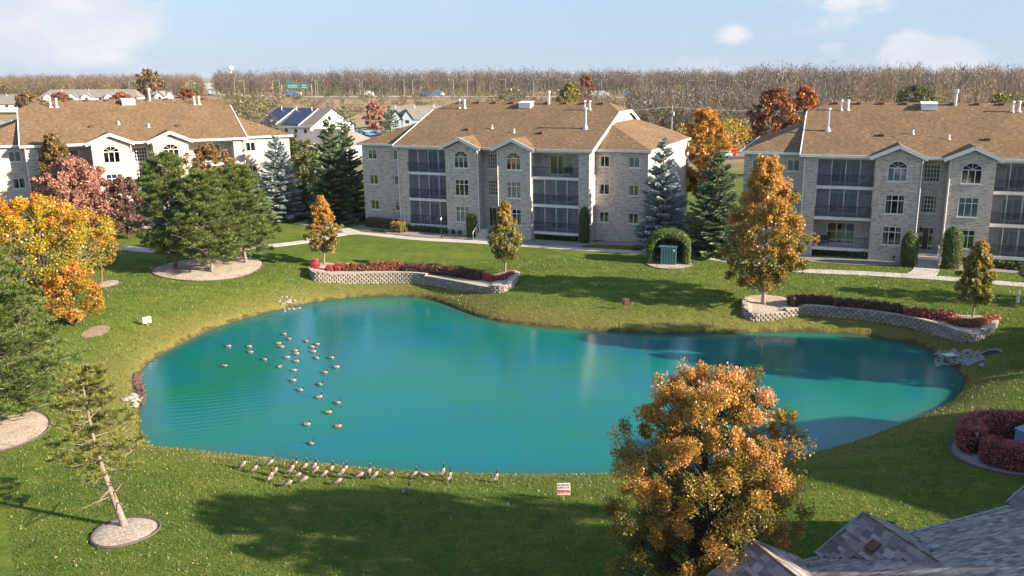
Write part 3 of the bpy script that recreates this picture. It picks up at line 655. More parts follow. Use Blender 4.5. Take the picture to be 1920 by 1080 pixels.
def condo(name, label, loc, ang, seed, open_balconies=(), detail=True, tall=None, steps=False):
    root = thing(name, label, 'apartment building', loc, R(ang)); E = 9.9; g = random.Random(seed)
    FL = [.95, 4.0, 7.05]
    X = (-11.85, -10.5, -5.15, -1.2, 1.2, 5.15, 10.5, 11.85)
    # --- walls: pieces of the front, returns, wings, ends
    mb = MB()
    fx, fn = (1, 0, 0), (0, -1, 0)
    bayw = [(4.63, 6.48, 'triple'), (1.62, 3.42, 'triple'), (7.75, 9.68, 'arch')]
    for s in (-1, 1):
        c = 3.2 * s; o = 1.98; holes = [(o - .87, z0, o + .87, z1) for z0, z1, _ in bayw]
        wall_panel(mb, (c - o, -.8, 0), fx, fn, 2 * o, -.6, E, holes, back=1)
        mb.face([(c - o, -.8, E), (c + o, -.8, E), (c, -.8, E + .88)])
        for sx in (-1, 1):
            wall_panel(mb, (c + sx * o, -.8 if sx > 0 else 1.9, 0), (0, 1 if sx > 0 else -1, 0), (sx, 0, 0), 2.7, -.6, E)
        p0, p1 = sorted((10.5 * s, 11.85 * s)); wall_panel(mb, (p0, 0, 0), fx, fn, 1.35, -.6, E)
        b0, b1 = sorted((5.18 * s, 10.5 * s))
        wall_panel(mb, (b0, 1.9, 0), fx, fn, b1 - b0, -.6, E, [h for f in FL for h in ((1.3, f + .06, 4.0, f + 2.2),)], back=1)
        wall_panel(mb, (10.5 * s, 0 if s < 0 else 1.9, 0), (0, 1 if s < 0 else -1, 0), (-s, 0, 0), 1.9, -.6, E)
        # main end walls and wing walls
        e0 = 11.85 * s; wall_panel(mb, (e0, 0 if s > 0 else 1.8, 0), (0, s, 0), (s, 0, 0), 1.8, -.6, E)
        w0, w1 = sorted((11.85 * s, 17.75 * s)); wc = [1.0, 4.35] if s > 0 else [1.45, 4.9]
        wh = [(q - .62, z, q + .62, z + 1.18) for q in wc for z in (2.05, 5.12, 8.15)]
        wall_panel(mb, (w0, 1.8, 0), fx, fn, 5.9, -.6, E, wh, back=1)
        eh = [(q - .5, z, q + .5, z + 1.18) for q in (3.2, 16.) for z in (2.05, 5.12, 8.15)]
        wall_panel(mb, (17.75 * s, 1.8 if s > 0 else 23.2, 0), (0, s, 0), (s, 0, 0), 21.4, -.6, E, eh, back=1)
        wall_panel(mb, (w1, 23.2, 0), (-1, 0, 0), (0, 1, 0), 5.9, -.6, E)
        mb.face([(11.85 * s, 0, E), (11.85 * s, 25, E), (11.85 * s, 15, E + 3.55), (11.85 * s, 10, E + 3.55)], 2)
        if detail:
            for q in wc:
                for z in (2.05, 5.12, 8.15): window(root, w0 + q, 1.8 + .02, z, z + 1.18, 1.24, 'double', 0, None, g.random())
            for q in (3.2, 16.):
                for z in (2.05, 5.12, 8.15): window(root, 17.73 * s, (1.8 + q) if s > 0 else 23.2 - q, z, z + 1.18, 1.0, 'double', R(90) * s, None, g.random())
            for z0, z1, k in bayw: window(root, c, -.78, z0, z1, 1.74, k, 0, None, g.random())
            for fi, f in enumerate(FL):
                window(root, b0 + 2.65, 1.92, f + .06, f + 2.2, 2.7, 'slider', 0, g.choice(['sides', 'right', '', 'right']), g.random())
    wall_panel(mb, (11.85, 25, 0), (-1, 0, 0), (0, 1, 0), 23.7, -.6, E)
    eh = [(.55, .95, 1.95, 3.25), (.5, 4.62, 1.9, 6.3), (.5, 7.62, 1.9, 9.25)]
    wall_panel(mb, (-1.22, 1.0, 0), fx, fn, 2.44, -.6, E, eh, back=1)
    mb.build('brick_wall', ['brick', 'room', 'siding_white'], root)
    if detail:
        for z0, z1 in ((4.62, 6.3), (7.62, 9.25)): window(root, -.02, 1.02, z0, z1, 1.4, 'grid', 0, g.choice(['', 'sides']), g.random())
        window(root, -.02, 1.02, .95, 3.25, 1.4, 'slider', 0, '', g.random())
        d = MB(); d.box((-.28, 1.04, .97), (.22, 1.075, 3.1)); d.box((.14, .99, 1.9), (.17, 1.04, 2.2)); d.build('entrance_door', 'door_dark', root)
    # --- balconies
    for s in (-1, 1):
        b0, b1 = sorted((5.18 * s, 10.5 * s)); b0 += .003; b1 -= .003
        for fi, f in enumerate(FL):
            sb = MB(); sb.box((b0, -.06, f - .30), (b1, 1.89, f)); sb.build('balcony_floor', 'trim', root)
            if fi == 2: sb = MB(); sb.box((b0, 0.02, E - .28), (b1, 1.89, E - .05)); sb.build('balcony_ceiling', 'trim', root)
            if not detail: continue
            railing(root, b0 + .03, b1 - .03, .04, f)
            if (s, fi) in open_balconies: continue
            top = (FL[fi + 1] - .30) if fi < 2 else E - .28
            for k in range(5):
                xx = b0 + .03 + (b1 - b0 - .06) * k / 4; q = MB(); q.box((xx - .03, .08, f), (xx + .03, .14, top)); q.build('screen_post', 'trim', root)
                if k < 4:
                    x2 = b0 + .03 + (b1 - b0 - .06) * (k + 1) / 4; q = MB(); q.face([(xx + .03, .11, f + .01), (x2 - .03, .11, f + .01), (x2 - .03, .11, top - .01), (xx + .03, .11, top - .01)]); q.build('screen_panel', 'screen', root, uv=False)
    # --- roofs
    k_ = .358; yr = 12.5; zr = E + k_ * (yr + .35); zc = E + 3.65; yc = -.35 + 3.65 / k_
    th = .16
    mb = MB(); top = lambda p: (p[0], p[1], p[2] + th)
    pts = lambda sg: [(-12.2, -.35, E), (12.2, -.35, E), (12.2, yc, zc), (10.1, yr, zr), (-10.1, yr, zr), (-12.2, yc, zc)] if sg > 0 else \
        [(12.2, 25.35, E), (-12.2, 25.35, E), (-12.2, 25 - yc, zc), (-10.1, yr, zr), (10.1, yr, zr), (12.2, 25 - yc, zc)]
    for sg in (1, -1): q = pts(sg); mb.face([top(p) for p in q]); mb.face(q[::-1])
    for s in (-1, 1):
        q = [(12.2 * s, yc, zc), (12.2 * s, 25 - yc, zc), (10.1 * s, yr, zr)]; q = q if s > 0 else q[::-1]; mb.face([top(p) for p in q]); mb.face(q[::-1])
    rf = mb.build('main_roof', 'shingle', root)
    for s in (-1, 1):
        mb = MB(); P1, P2 = (11.9 * s, 6.9, E + 2.5), (11.9 * s, 18.1, E + 2.5); a, b, c, d = (18.15 * s, 1.45, E), (18.15 * s, 23.55, E), (11.9 * s, 1.45, E), (11.9 * s, 23.55, E)
        for q in ([c, a, P1], [a, b, P2, P1], [b, d, P2]):
            q = q if s > 0 else q[::-1]; mb.face([top(p) for p in q]); mb.face(q[::-1])
        mb.build('wing_roof', 'shingle', root)
        mb = MB()
        for (p, q) in ((c, a), (a, b), (b, d)): mb.bar((p[0], p[1], p[2] + .04), (q[0], q[1], q[2] + .04), .16, .26)
        mb.build('wing_gutter', 'trim', root)
        mb = MB()
        for p, q in (((12.2 * s, -.35, E), (12.2 * s, yc, zc)), ((12.2 * s, yc, zc), (12.2 * s, 25 - yc, zc)), ((12.2 * s, 25 - yc, zc), (12.2 * s, 25.35, E))): mb.bar((p[0], p[1], p[2] + .02), (q[0], q[1], q[2] + .02), .10, .34)
        mb.build('rake_board', 'white_paint', root)
        # bay gable roof
        xc, hp = 3.2 * s, 1.12; yb = -.35 + hp / k_; z0 = E + .02
        mb = MB(); lft = [(xc - 2.5, -1.2, z0), (xc, -1.2, z0 + hp), (xc, yb, z0 + hp), (xc - 2.5, -.33, z0)]
        rgt = [(xc + 2.5, -1.2, z0), (xc + 2.5, -.33, z0), (xc, yb, z0 + hp), (xc, -1.2, z0 + hp)]
        for q in (lft[::-1], rgt): mb.face([top(p) for p in q]); mb.face(q[::-1])
        mb.build('bay_roof', 'shingle', root)
        mb = MB(); mb.bar((xc - 2.55, -1.22, z0 - .02), (xc, -1.22, z0 + hp - .0), .10, .34); mb.bar((xc, -1.221, z0 + hp - .0), (xc + 2.55, -1.221, z0 - .02), .10, .34)
        mb.build('bay_fascia', 'trim', root)
    for x0, x1 in ((-12.2, -5.7), (-.7, .7), (5.7, 12.2)): mb = MB(); mb.bar((x0, -.38, E + .05), (x1, -.38, E + .05), .16, .26); mb.build('gutter', 'trim', root)
    if detail:
        for x, y in ((-11.72, -.06), (11.72, -.06), (-1.1, -.86), (1.32, -.86)):
            mb = MB(); mb.tube([(x, y - .25, E - .05), (x, y, E - .45), (x, y, -.3)], .06, 6); mb.build('downspout', 'trim', root)
        for kd, x, y in (('pipe', -8.66, 10.35), ('pipe', -8.0, 10.35), ('pipe', 7.8, 10.25), ('pipe', 8.4, 10.3), ('hatch', 0, 11.0), ('stack', 2.6, 11.9), ('small_pipe', -1.75, 4.7), ('small_pipe', 1.45, 3.7),
                         ('box_vent', -4.7, 4.15), ('box_vent', 4.8, 3.6)): vent(root, kd, x, y, E + th)
        for i in range(9): vent(root, 'box_vent', -9.3 + 2.33 * i, 12.05, E + th)
        if tall: vent(root, 'tall_pipe', tall, 5.15, E + th)
    # stoop
    mb = MB(); mb.box((-1.1, -1.0, -.6), (1.1, .98, .93)) ; mb.build('stoop', 'concrete', root)
    n = 5
    for k in range(n):
        mb = MB(); mb.box((-1.0, -1.0 - .32 * (k + 1), -.6), (1.0, -1.0 - .32 * k, .93 - .17 * (k + 1))); mb.build('step', 'concrete', root)
    if steps or detail:
        for s in (-1, 1):
            mb = MB(); x = 1.03 * s
            mb.tube([(x, -2.7, -.2), (x, -2.7, .85), (x, -1.0, 1.85), (x, -1.0, .9)], .03, 6); mb.tube([(x, -1.85, .3), (x, -1.85, 1.35)], .025, 6); mb.build('handrail', 'white_metal', root)
    # clapboard cap on the gable is part of the wall; a foundation band closes the base
    return root
B_C, B_R, B_L = (-7.5, 96.18, 2.07), (35.51, 80.67, 2.28), (-49.43, 102.43, 2.48)
A_C, A_R, A_L = -20.2, -18.06, 29.85
condo('apartment_building', 'pale brick three storey building with a white gable end above its lit end wall', B_C, A_C, 3, {(1, 2)}, tall=9.56)
condo('apartment_building', 'pale brick three storey building with entrance steps between two clipped evergreens', B_R, A_R, 5, {(-1, 0)}, tall=-9.85, steps=True)
condo('apartment_building', 'sunlit cream brick three storey building behind the pines and pink tree', B_L, A_L, 9, {(1, 2), (-1, 2), (1, 1)})
def loc2w(o, ang, x, y, z=0.):
    a = R(ang); return np.array([o[0] + x * math.cos(a) - y * math.sin(a), o[1] + x * math.sin(a) + y * math.cos(a), o[2] + z])
# foundation beds
for nm, o, a_ in (('center', B_C, A_C), ('right', B_R, A_R), ('left', B_L, A_L)):
    lab = {'center': 'gravel foundation bed in front of the building with the white gable end', 'right': 'gravel foundation bed beside the entrance steps', 'left': 'gravel foundation bed along the sunlit cream building'}[nm]
    inner = [loc2w(o, a_, x, 1.6 if abs(x) > 12 else -.1) for x in np.linspace(-18, 18, 37)]
    outer_ = [loc2w(o, a_, x, (-.9 if abs(x) > 12.4 else -3.0) - .3 * math.sin(x * .7)) for x in np.linspace(-18.6, 18.6, 37)]
    strip_bed('foundation_bed', lab, inner, outer_, 'gravel_grey' if nm != 'left' else 'gravel', .04)
walkway('entry_walk', 'short concrete walk from the stoop beside the columnar evergreen', [loc2w(B_C, A_C, 0, -2.5), G(905, 455)], 1.8, 1.2)
walkway('entry_walk', 'short concrete walk from the foot of the entrance steps', [loc2w(B_R, A_R, 0, -2.7), loc2w(B_R, A_R, -.3, -4.6), G(1722, 518)], 2.2, 1.2)

# things kept on the balconies
def patio_chair(o, ang, x, y, z, rz, label, grp):
    p = loc2w(o, ang, x, y, z); t = thing('patio_chair', label, 'chair', p, R(ang) + rz, grp)
    m = MB(); m.box((-.25, -.25, .36), (.25, .25, .41)); m.build('seat', 'plastic_white', t)
    m = MB(); m.prism([(-.25, .22, .42), (.25, .22, .42), (.25, .34, .88), (-.25, .34, .88)], (0, .035, 0)); m.build('backrest', 'plastic_white', t)
    for sx in (-1, 1):
        m = MB(); m.bar((sx * .27, -.22, .6), (sx * .27, .28, .62), .05, .03); m.build('armrest', 'plastic_white', t)
        for sy in (-1, 1): m = MB(); m.bar((sx * .24, sy * .22, .36 if sy > 0 else .6), (sx * .28, sy * .26, 0), .045); m.build('leg', 'plastic_white', t)
def patio_table(o, ang, x, y, z, label):
    t = thing('patio_table', label, 'table', loc2w(o, ang, x, y, z), R(ang)); m = MB(); m.lathe([(.45, .68), (.45, .72)], 14); m.build('tabletop', 'plastic_white', t)
    for k in range(3): a = k * 2.1; m = MB(); m.bar((.1 * math.cos(a), .1 * math.sin(a), .68), (.33 * math.cos(a), .33 * math.sin(a), 0), .045); m.build('leg', 'plastic_white', t)
for x, rz in ((-9.9, .6), (-6.0, -.7)): patio_chair(B_R, A_R, x, .9, 4.0, rz, 'white plastic chair on the middle screened balcony by the entrance steps', 'white chairs on the middle balcony')
patio_table(B_R, A_R, -7.9, 1.1, 4.0, 'white round table on the middle screened balcony')
patio_chair(B_R, A_R, -6.0, .9, 7.05, -.8, 'white plastic chair on the top screened balcony', None)
for x in (-8.7, -7.4): patio_chair(B_C, A_C, x, .9, .95, 0, 'white plastic chair on the ground floor screened balcony near the lamp post', 'white chairs on the ground floor balcony')
def grill(p, rz, label):
    t = thing('barbecue_grill', label, 'grill', p, rz); m = MB(); m.box((-.4, -.22, .55), (.4, .22, .78)); m.build('firebox', 'dark_metal', t)
    m = MB(); m.prism([(-.4, -.22, .785), (-.4, .22, .785), (-.4, .18, 1.0), (-.4, -.1, 1.02)], (.8, 0, 0)); m.build('lid', 'dark_metal', t)
    for sx in (-1, 1):
        for sy in (-1, 1): m = MB(); m.bar((sx * .36, sy * .18, 0), (sx * .36, sy * .18, .55), .04); m.build('leg', 'dark_metal', t)
    m = MB(); m.box((.41, -.2, .74), (.75, .2, .77)); m.build('side_shelf', 'dark_metal', t)
grill(loc2w(B_C, A_C, 9.0, .9, 7.05), R(A_C), 'black barbecue grill on the open top floor balcony')
grill(loc2w(B_R, A_R, -9.3, 1.0, .95), R(A_R), 'black barbecue grill on the open ground floor balcony')
def lamp_post(p, label):
    t = thing('lamp_post', label, 'lamp post', p); m = MB(); m.tube([(0, 0, -.1), (0, 0, .25), (0, 0, .3), (0, 0, 2.1)], [.07, .07, .04, .035], 8); m.build('post', 'dark_metal', t)
    m = MB(); m.lathe([(.07, 2.1), (.12, 2.4), (.12, 2.42)], 8); m.build('lantern', 'lamp_glass', t); m = MB(); m.lathe([(.15, 2.42), (.03, 2.56), (.01, 2.62)], 8); m.build('lantern_cap', 'dark_metal', t)
lamp_post(G(828, 447), 'slim black lamp post on the grass in front of the screened balconies')

# ------------------------------------------------------------------ low building at the near right: shingled roof with gables
for i, c in enumerate(((.31, .27, .26), (.23, .20, .198), (.40, .355, .34), (.175, .152, .152))): simple('tab%d' % i, c, .95, tuple(q * .75 for q in c), 25)
def lodge():
    ang = 22.7; E0 = at_z(1510, 1055, 4.8); t = thing('lodge', 'low building with dark shingled roof, small gables and teal gutter', 'building', (E0[0], E0[1], hz(E0[0], E0[1])), R(ang))
    ze = 4.8 - t.location.z; k = .36; U0, U1, W = -7.0, 13.6, 9.0   # local x along the eave, -y runs inward and up the slope
    P = lambda u, w_, dz=0.: (u, -w_, ze + k * w_ + dz)
    mb = MB(); mb.box((U0 + .4, -2 * W + .5, -.5), (U1 - .4, -.5, ze - .03)); mb.build('wall', 'brick', t)
    mb = MB(); mb.prism([P(U1, -.05), P(U0, -.05), P(U0, W), P(U1, W)], (0, 0, -.12)); mb.prism([P(U0, W), (U0, -2 * W - .05, ze), (U1, -2 * W - .05, ze), P(U1, W)][::-1], (0, 0, -.12)); mb.build('roof_deck', 'shingle', t)
    mb = MB()
    for s in (U0 + .4, U1 - .4): mb.face([(s, -.5, ze), (s, -2 * W + .5, ze), (s, -W, ze + k * W - .2)])
    mb.build('gable_wall', 'siding_white', t)
    dorm = (-1.9, 2.5, 11.1); hw, hp = 1.85, 1.05
    segs, prev = [], U0
    for d in dorm: segs.append((prev, d - hw)); prev = d + hw
    segs.append((prev, U1))
    for a, b in segs:
        if b - a < .2: continue
        m = MB(); m.box((a, .05, ze - .13), (b, .19, ze - .01)); m.box((a, .045, ze - .01), (b, .06, ze + .03)); g = m.build('gutter', 'gutter_teal', t)
        n = int((b - a) / .75)
        for i in range(n): m = MB(); x = a + .4 + .75 * i; m.box((x - .03, -.02, ze - .005), (x + .03, .2, ze + .035)); m.build('gutter_strap', 'gutter_teal', g)
    shingle_mats = ['tab0', 'tab1', 'tab2', 'tab3']; base = []
    for mname in shingle_mats:
        m = MB(); m.prism([(-.165, -.10, 0), (.165, -.10, 0), (.165, .11, -.004), (-.165, .11, -.004)], (0, 0, .016)); base.append(m.mesh('shingle', mname, uv=False))
    parts, rest = [], MB()
    def lay(o, u, s, n, len_u, len_s, keep, prio):
        o, u, s, n = (np.array(q, float) for q in (o, u, s, n)); rows = int(len_s / .145)
        for r in range(rows):
            off = random.uniform(0, .3); c = int(len_u / .335) + 2
            for q in range(c):
                a = q * .335 - off + random.uniform(-.01, .01); b = (r + .5) * .145
                if not keep(a, b) : continue
                parts.append((prio + b * .0, o + u * a + s * b + n * (.012 + random.uniform(0, .006)), u, s, n))
    for d in dorm:
        yb = -hp / k; rl = math.hypot(hw, hp)
        for sgn in (-1, 1):
            m = MB(); q = [(d + sgn * hw, .30, ze), (d, .30, ze + hp), (d, yb - .05, ze + hp), (d + sgn * hw, .02, ze)]
            q = q if sgn > 0 else q[::-1]; m.face([(x, y, z + .02) for x, y, z in q]); m.face([(x, y, z - .08) for x, y, z in q][::-1]); m.build('gable_roof', 'shingle', t)
            # courses run along the gable roof's own eave: u along -y, s up the slope
            u = (0, -1, 0); s = np.array([-sgn * hw, 0, hp]) / rl; n = np.array([sgn * hp, 0, hw]) / rl
            lay((d + sgn * hw, .28, ze + .02), u, s, n, 4.0, rl, lambda a, b, yb=yb, rl=rl: 0 < a < .26 + (-yb) * (b / rl) + .05, 0 if d < 5 and sgn < 0 else 2)
        m = MB(); m.face([(d - hw + .15, .0, ze - .02), (d + hw - .15, .0, ze - .02), (d, .0, ze + hp - .08)][::-1]); m.build('gable_front', 'siding_white', t)
        m = MB(); m.bar((d - hw, .31, ze - .02), (d, .31, ze + hp - .02), .05, .16); m.bar((d, .312, ze + hp - .02), (d + hw, .312, ze - .02), .05, .16); m.build('gable_trim', 'gutter_teal', t)
        m = MB(); m.prism([(d - .14, .31, ze + hp - .04), (d, .31, ze + hp + .05), (d + .14, .31, ze + hp - .04)], (0, yb - .3, 0)); m.build('ridge_cap', 'shingle', t)
    ln = math.hypot(1, k); s = np.array([0, -1, k]) / ln; n = np.array([0, k, 1]) / ln
    def keep(a, b):
        u_, w_ = a + U0, b / ln
        if not (-1 < u_ < 14 and w_ < 7): return False
        return not any(abs(u_ - d) < hw * (1 - w_ * k / hp) for d in dorm if w_ * k < hp)
    lay(P(U0, .05, .0), (1, 0, 0), s, n, U1 - U0, 9.3, keep, 1)
    parts.sort(key=lambda q: (q[0], -q[1][0] * .0))
    rv, rf, rm = [], [], []
    for i, (_, o, u, s, n) in enumerate(parts):
        c = random.choices(range(4), (4, 3, 2, 2))[0]; M = Matrix(((u[0], s[0], n[0], o[0]), (u[1], s[1], n[1], o[1]), (u[2], s[2], n[2], o[2]), (0, 0, 0, 1)))
        if i < 290: ob = link('shingle', base[c], t); ob.matrix_local = M
        else:
            k0 = len(rest.v)
            for v in base[c].vertices: rest.v.append(tuple(M @ v.co))
            for p in base[c].polygons: rest.f.append(tuple(k0 + j for j in p.vertices)); rest.m.append(c)
    rest.build('shingles', shingle_mats, t, uv=False, kind='stuff')
    m = MB(); yy = -1.15; zz = ze + hp - .35 * hp / hw
    m.box((-.2, -.17, 0), (.2, .17, .10)); ob = m.build('roof_vent', 'vent_dark', t); rl = math.hypot(hw, hp)
    ob.matrix_local = Matrix(((hw / rl, 0, -hp / rl, 2.5 - .72), (0, 1, 0, -1.0), (hp / rl, 0, hw / rl, ze + hp - .72 * hp / hw + .05), (0, 0, 0, 1)))
lodge()

# ------------------------------------------------------------------ trees
def tree_root(name, label, base, cat='tree', group=None): return thing(name, label, cat, base, 0, group)
PROF = {
    'full': lambda t: math.sqrt(max(1 - ((t - .36) / .68) ** 2, .05)),
    'pear': lambda t: (1 - (1 - min(t / .30, 1)) ** 2 * .55) * (1 - max(t - .30, 0) / .70) ** .72 + .03,
    'round': lambda t: math.sqrt(max(1 - (2 * t - .9) ** 2 / 1.22, .03)),
    'spread': lambda t: (.55 + .45 * math.sin(min(t / .6, 1) * 1.57)) * math.sqrt(max(1 - max(t - .45, 0) ** 2 / .32, .03)),
}
def broadleaf(name, label, base, H, cr, z0, prof, mat, ncl, per, size, seed, bark='bark', trunk_r=None, clump=None, lean=(0, 0), group=None, up=.25, sub=5, limbs=True, vb=(.25, .5, .3), open_=.0, egg=1.0):
    g = np.random.default_rng(seed); root = tree_root(name, label, base, group=group); pf = PROF[prof]
    tr = trunk_r or H * .017; clump = clump or cr * .26
    tp = lambda z: np.array([lean[0] * z / H + .04 * cr * math.sin(z * 1.3 + seed), lean[1] * z / H + .04 * cr * math.cos(z * .9 + seed * 2), z])
    mb = MB(); zs = np.linspace(-.25, H * .88, 10); mb.tube([tp(z) for z in zs], [tr * (1.35 if k == 0 else 1.0) * (1 - .9 * (k / 9) ** 1.1) + .01 for k in range(10)], 8)
    Pl, Vl, Nl, Sz = [], [], [], []
    for i in range(ncl):
        t = (i + g.uniform(0, 1)) / ncl; t = t ** .9; z = z0 + (H - z0) * t; Rr = cr * pf(t)
        rho = Rr * (g.uniform(.12, 1) ** .55) * .93; a = i * 2.39996 + g.uniform(-.5, .5)
        c0 = tp(z); c = c0 + np.array([math.cos(a) * rho, math.sin(a) * rho, 0])
        zb = max(z0 * .75, z - rho * g.uniform(.6, 1.1)); b0 = tp(min(zb, H * .85)); mid = b0 * .45 + c * .55 + np.array([0, 0, -.06 * rho])
        if limbs: r_ = max(tr * .32 * (1 - t * .6), .012); mb.tube([b0, mid, c], [r_, r_ * .65, r_ * .25], 5, cap=False)
        rc = clump * g.uniform(.65, 1.3) * (1 - .35 * t); cv = g.uniform(0, 1)
        for s in range(sub):       # sprays inside a clump
            if g.uniform() < open_: continue
            d = unit(g.normal(size=3)); d[2] = abs(d[2]) * .6 + .1 * d[2] + up; sc = c + d * rc * g.uniform(.25, .95)
            if limbs and s < 2: mb.tube([c, sc], [.014 + tr * .04, .006], 3, cap=False)
            m = int(per / sub * g.uniform(.6, 1.4)); q = unit(g.normal(size=(m, 3))) * (g.uniform(0, 1, (m, 1)) ** .45) * rc * .55
            q[:, 2] *= 1.25 * egg; Pl.append(sc + q); Nl.append(q * .3 + (c - c0) * .15)
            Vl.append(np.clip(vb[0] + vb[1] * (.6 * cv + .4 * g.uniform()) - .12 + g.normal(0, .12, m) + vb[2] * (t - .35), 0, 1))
    P = np.concatenate(Pl); v = np.concatenate(Vl); N = unit(np.concatenate(Nl)) * .5
    V, Fc = leaves(P, size, N, 1.0, g=g)
    mb.build('trunk', bark, root, smooth=True, uv=False); link('crown', np_mesh('crown', V, Fc, mat, v), root)
    return root
def pine(name, label, base, H, cr, z0, mat, seed, nb=60, tufts=9, per=40, ln=.26, wd=.05, bark='bark_pine', lean=(0, 0), group=None, dead=0, prof=lambda t: (1 - t) ** .62 * (.55 + .45 * min(t / .12, 1)), trunk_r=None, tuft_r=.2):
    g = np.random.default_rng(seed); root = tree_root(name, label, base, group=group); tr = trunk_r or H * .019
    tp = lambda z: np.array([lean[0] * (z / H) ** 1.0 + .02 * H * math.sin(z * .8 + seed), lean[1] * z / H, z])
    mb = MB(); zs = np.linspace(-.25, H * .97, 12); mb.tube([tp(z) for z in zs], [tr * (1.3 if k == 0 else 1) * (1 - .88 * k / 11) + .008 for k in range(12)], 8)
    Pb, Db, Vb = [], [], []
    for i in range(nb):
        t = ((i + g.uniform(0, 1)) / nb); z = z0 + (H - z0) * t; L = cr * prof(t) * g.uniform(.72, 1.12) + .15; a = i * 2.39996 + g.uniform(-.4, .4)
        el = -.08 + .75 * t ** 1.3 + g.uniform(-.12, .12); d = np.array([math.cos(a) * math.cos(el), math.sin(a) * math.cos(el), math.sin(el)])
        p0 = tp(z); p1 = p0 + d * L * .55 + np.array([0, 0, -.03 * L]); p2 = p0 + d * L + np.array([0, 0, .12 * L])
        r_ = max(tr * .3 * (1 - t * .7), .012); mb.tube([p0, p1, p2], [r_, r_ * .6, r_ * .2], 4, cap=False); side = unit(np.cross(d, (0, 0, 1.)))
        cv = g.uniform(0, 1); nt = max(3, int(tufts * (.35 + L / cr)))
        for s in range(nt):
            f = g.uniform(.28, 1.02) if s else 1.0; q = p0 + (p2 - p0) * f + side * g.normal(0, .20 * L * (1.15 - f * .55)) + np.array([0, 0, abs(g.normal(0, .08 * L)) + .06 * L * f * f])
            if s % 3 == 0: mb.tube([p0 + (p2 - p0) * max(f - .2, .1), q], [.012, .006], 3, cap=False)
            m = int(per * g.uniform(.7, 1.3)); dd = g.normal(size=(m, 3)); dd[:, 2] = np.abs(dd[:, 2]) * .9 - .15; dd += d * .6; dd = unit(dd)
            Pb.append(q + dd * tuft_r * g.uniform(0, .8, (m, 1))); Db.append(dd + np.array([0, 0, .25])); Vb.append(np.clip(.22 + .5 * cv * .6 + .3 * g.uniform() + g.normal(0, .12, m), 0, .97))
    for i in range(dead):
        z = z0 * g.uniform(.38, .98); a = g.uniform(0, 6.28); d = np.array([math.cos(a), math.sin(a), g.uniform(-.15, .25)]); L = cr * g.uniform(.35, .95); p = tp(z); pts = [p, p + d * L * .5, p + d * L + np.array([0, 0, -.05 * L])]
        mb.tube(pts, [.03, .02, .008], 4, cap=False)
        for s in range(4): f = g.uniform(.4, 1); q = p + d * L * f; mb.tube([q, q + (d * .3 + g.normal(0, .35, 3)) * L * .35], [.010, .004], 3, cap=False)
    P, D, v = np.concatenate(Pb), np.concatenate(Db), np.concatenate(Vb)
    V, Fc = blades(P, D, ln * g.uniform(.7, 1.2, len(P)), wd, g)
    mb.build('trunk', bark, root, smooth=True, uv=False); link('crown', np_mesh('crown', V, Fc, mat, v), root)
    return root
def spruce(name, label, base, H, cr, mat, seed, whorls=28, nper=11, per=80, wd=.125, group=None, z0=.25):
    g = np.random.default_rng(seed); root = tree_root(name, label, base, group=group); mb = MB()
    mb.tube([(0, 0, -.25), (0, 0, H * .5), (0, 0, H * .99)], [H * .017, H * .010, .012], 7); Pb, Db, Lb, Vb = [], [], [], []
    for w_ in range(whorls):
        t = (w_ + .5) / whorls; t = t ** .92; z = z0 + (H - z0) * t; Lm = cr * 1.14 * (1 - t) ** .72 * (.93 + .07 * math.sin(w_ * 2.1)) + .10
        for k in range(max(4, int(nper * (.5 + .6 * (1 - t))))):
            a = k * 6.283 / nper + w_ * 1.7 + g.uniform(-.3, .3); L = Lm * g.uniform(.74, 1.1); droop = -.22 + .75 * t; dh = np.array([math.cos(a), math.sin(a), 0]); zb = z + g.uniform(-.5, .5) * H / whorls * .6
            n = max(16, int(per * 2.7 * L / cr)); f = g.uniform(.12, 1.0, n) ** .8
            ctr = np.outer(f * L, dh) + np.c_[np.zeros(n), np.zeros(n), zb + f * L * droop + .16 * L * f ** 2.5]
            side = np.array([-dh[1], dh[0], 0]); sg = g.uniform(-1, 1, n); P = ctr + np.outer(sg * L * .22 * (1.15 - f), side) * .8; P[:, 2] += g.normal(0, .04, n)
            D = dh * .75 + np.outer(sg * 1.1, side) + np.c_[np.zeros(n), np.zeros(n), g.uniform(-.45, .25, n)]
            if k % 2 == 0: mb.tube([(0, 0, zb), dh * L * .6 + np.array([0, 0, zb + droop * L * .6]), dh * L * .95 + np.array([0, 0, zb + droop * L + .1 * L])], [.035 * (1 - t) + .01, .015, .006], 3, cap=False)
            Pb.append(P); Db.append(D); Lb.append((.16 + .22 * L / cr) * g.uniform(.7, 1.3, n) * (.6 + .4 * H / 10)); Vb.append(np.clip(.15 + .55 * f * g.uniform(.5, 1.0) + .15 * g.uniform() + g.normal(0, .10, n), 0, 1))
    P, D, L, v = map(np.concatenate, (Pb, Db, Lb, Vb))
    V, Fc = blades(P, D, L, wd * (.6 + .4 * H / 10), g)
    mb.build('trunk', 'bark', root, uv=False); link('crown', np_mesh('crown', V, Fc, mat, v), root)
    return root

def GB(px, py): p = G(px, py); return (p[0], p[1], p[2])
def at_dist(px, D): p = wx(px, D); return (p[0], p[1], p[2])
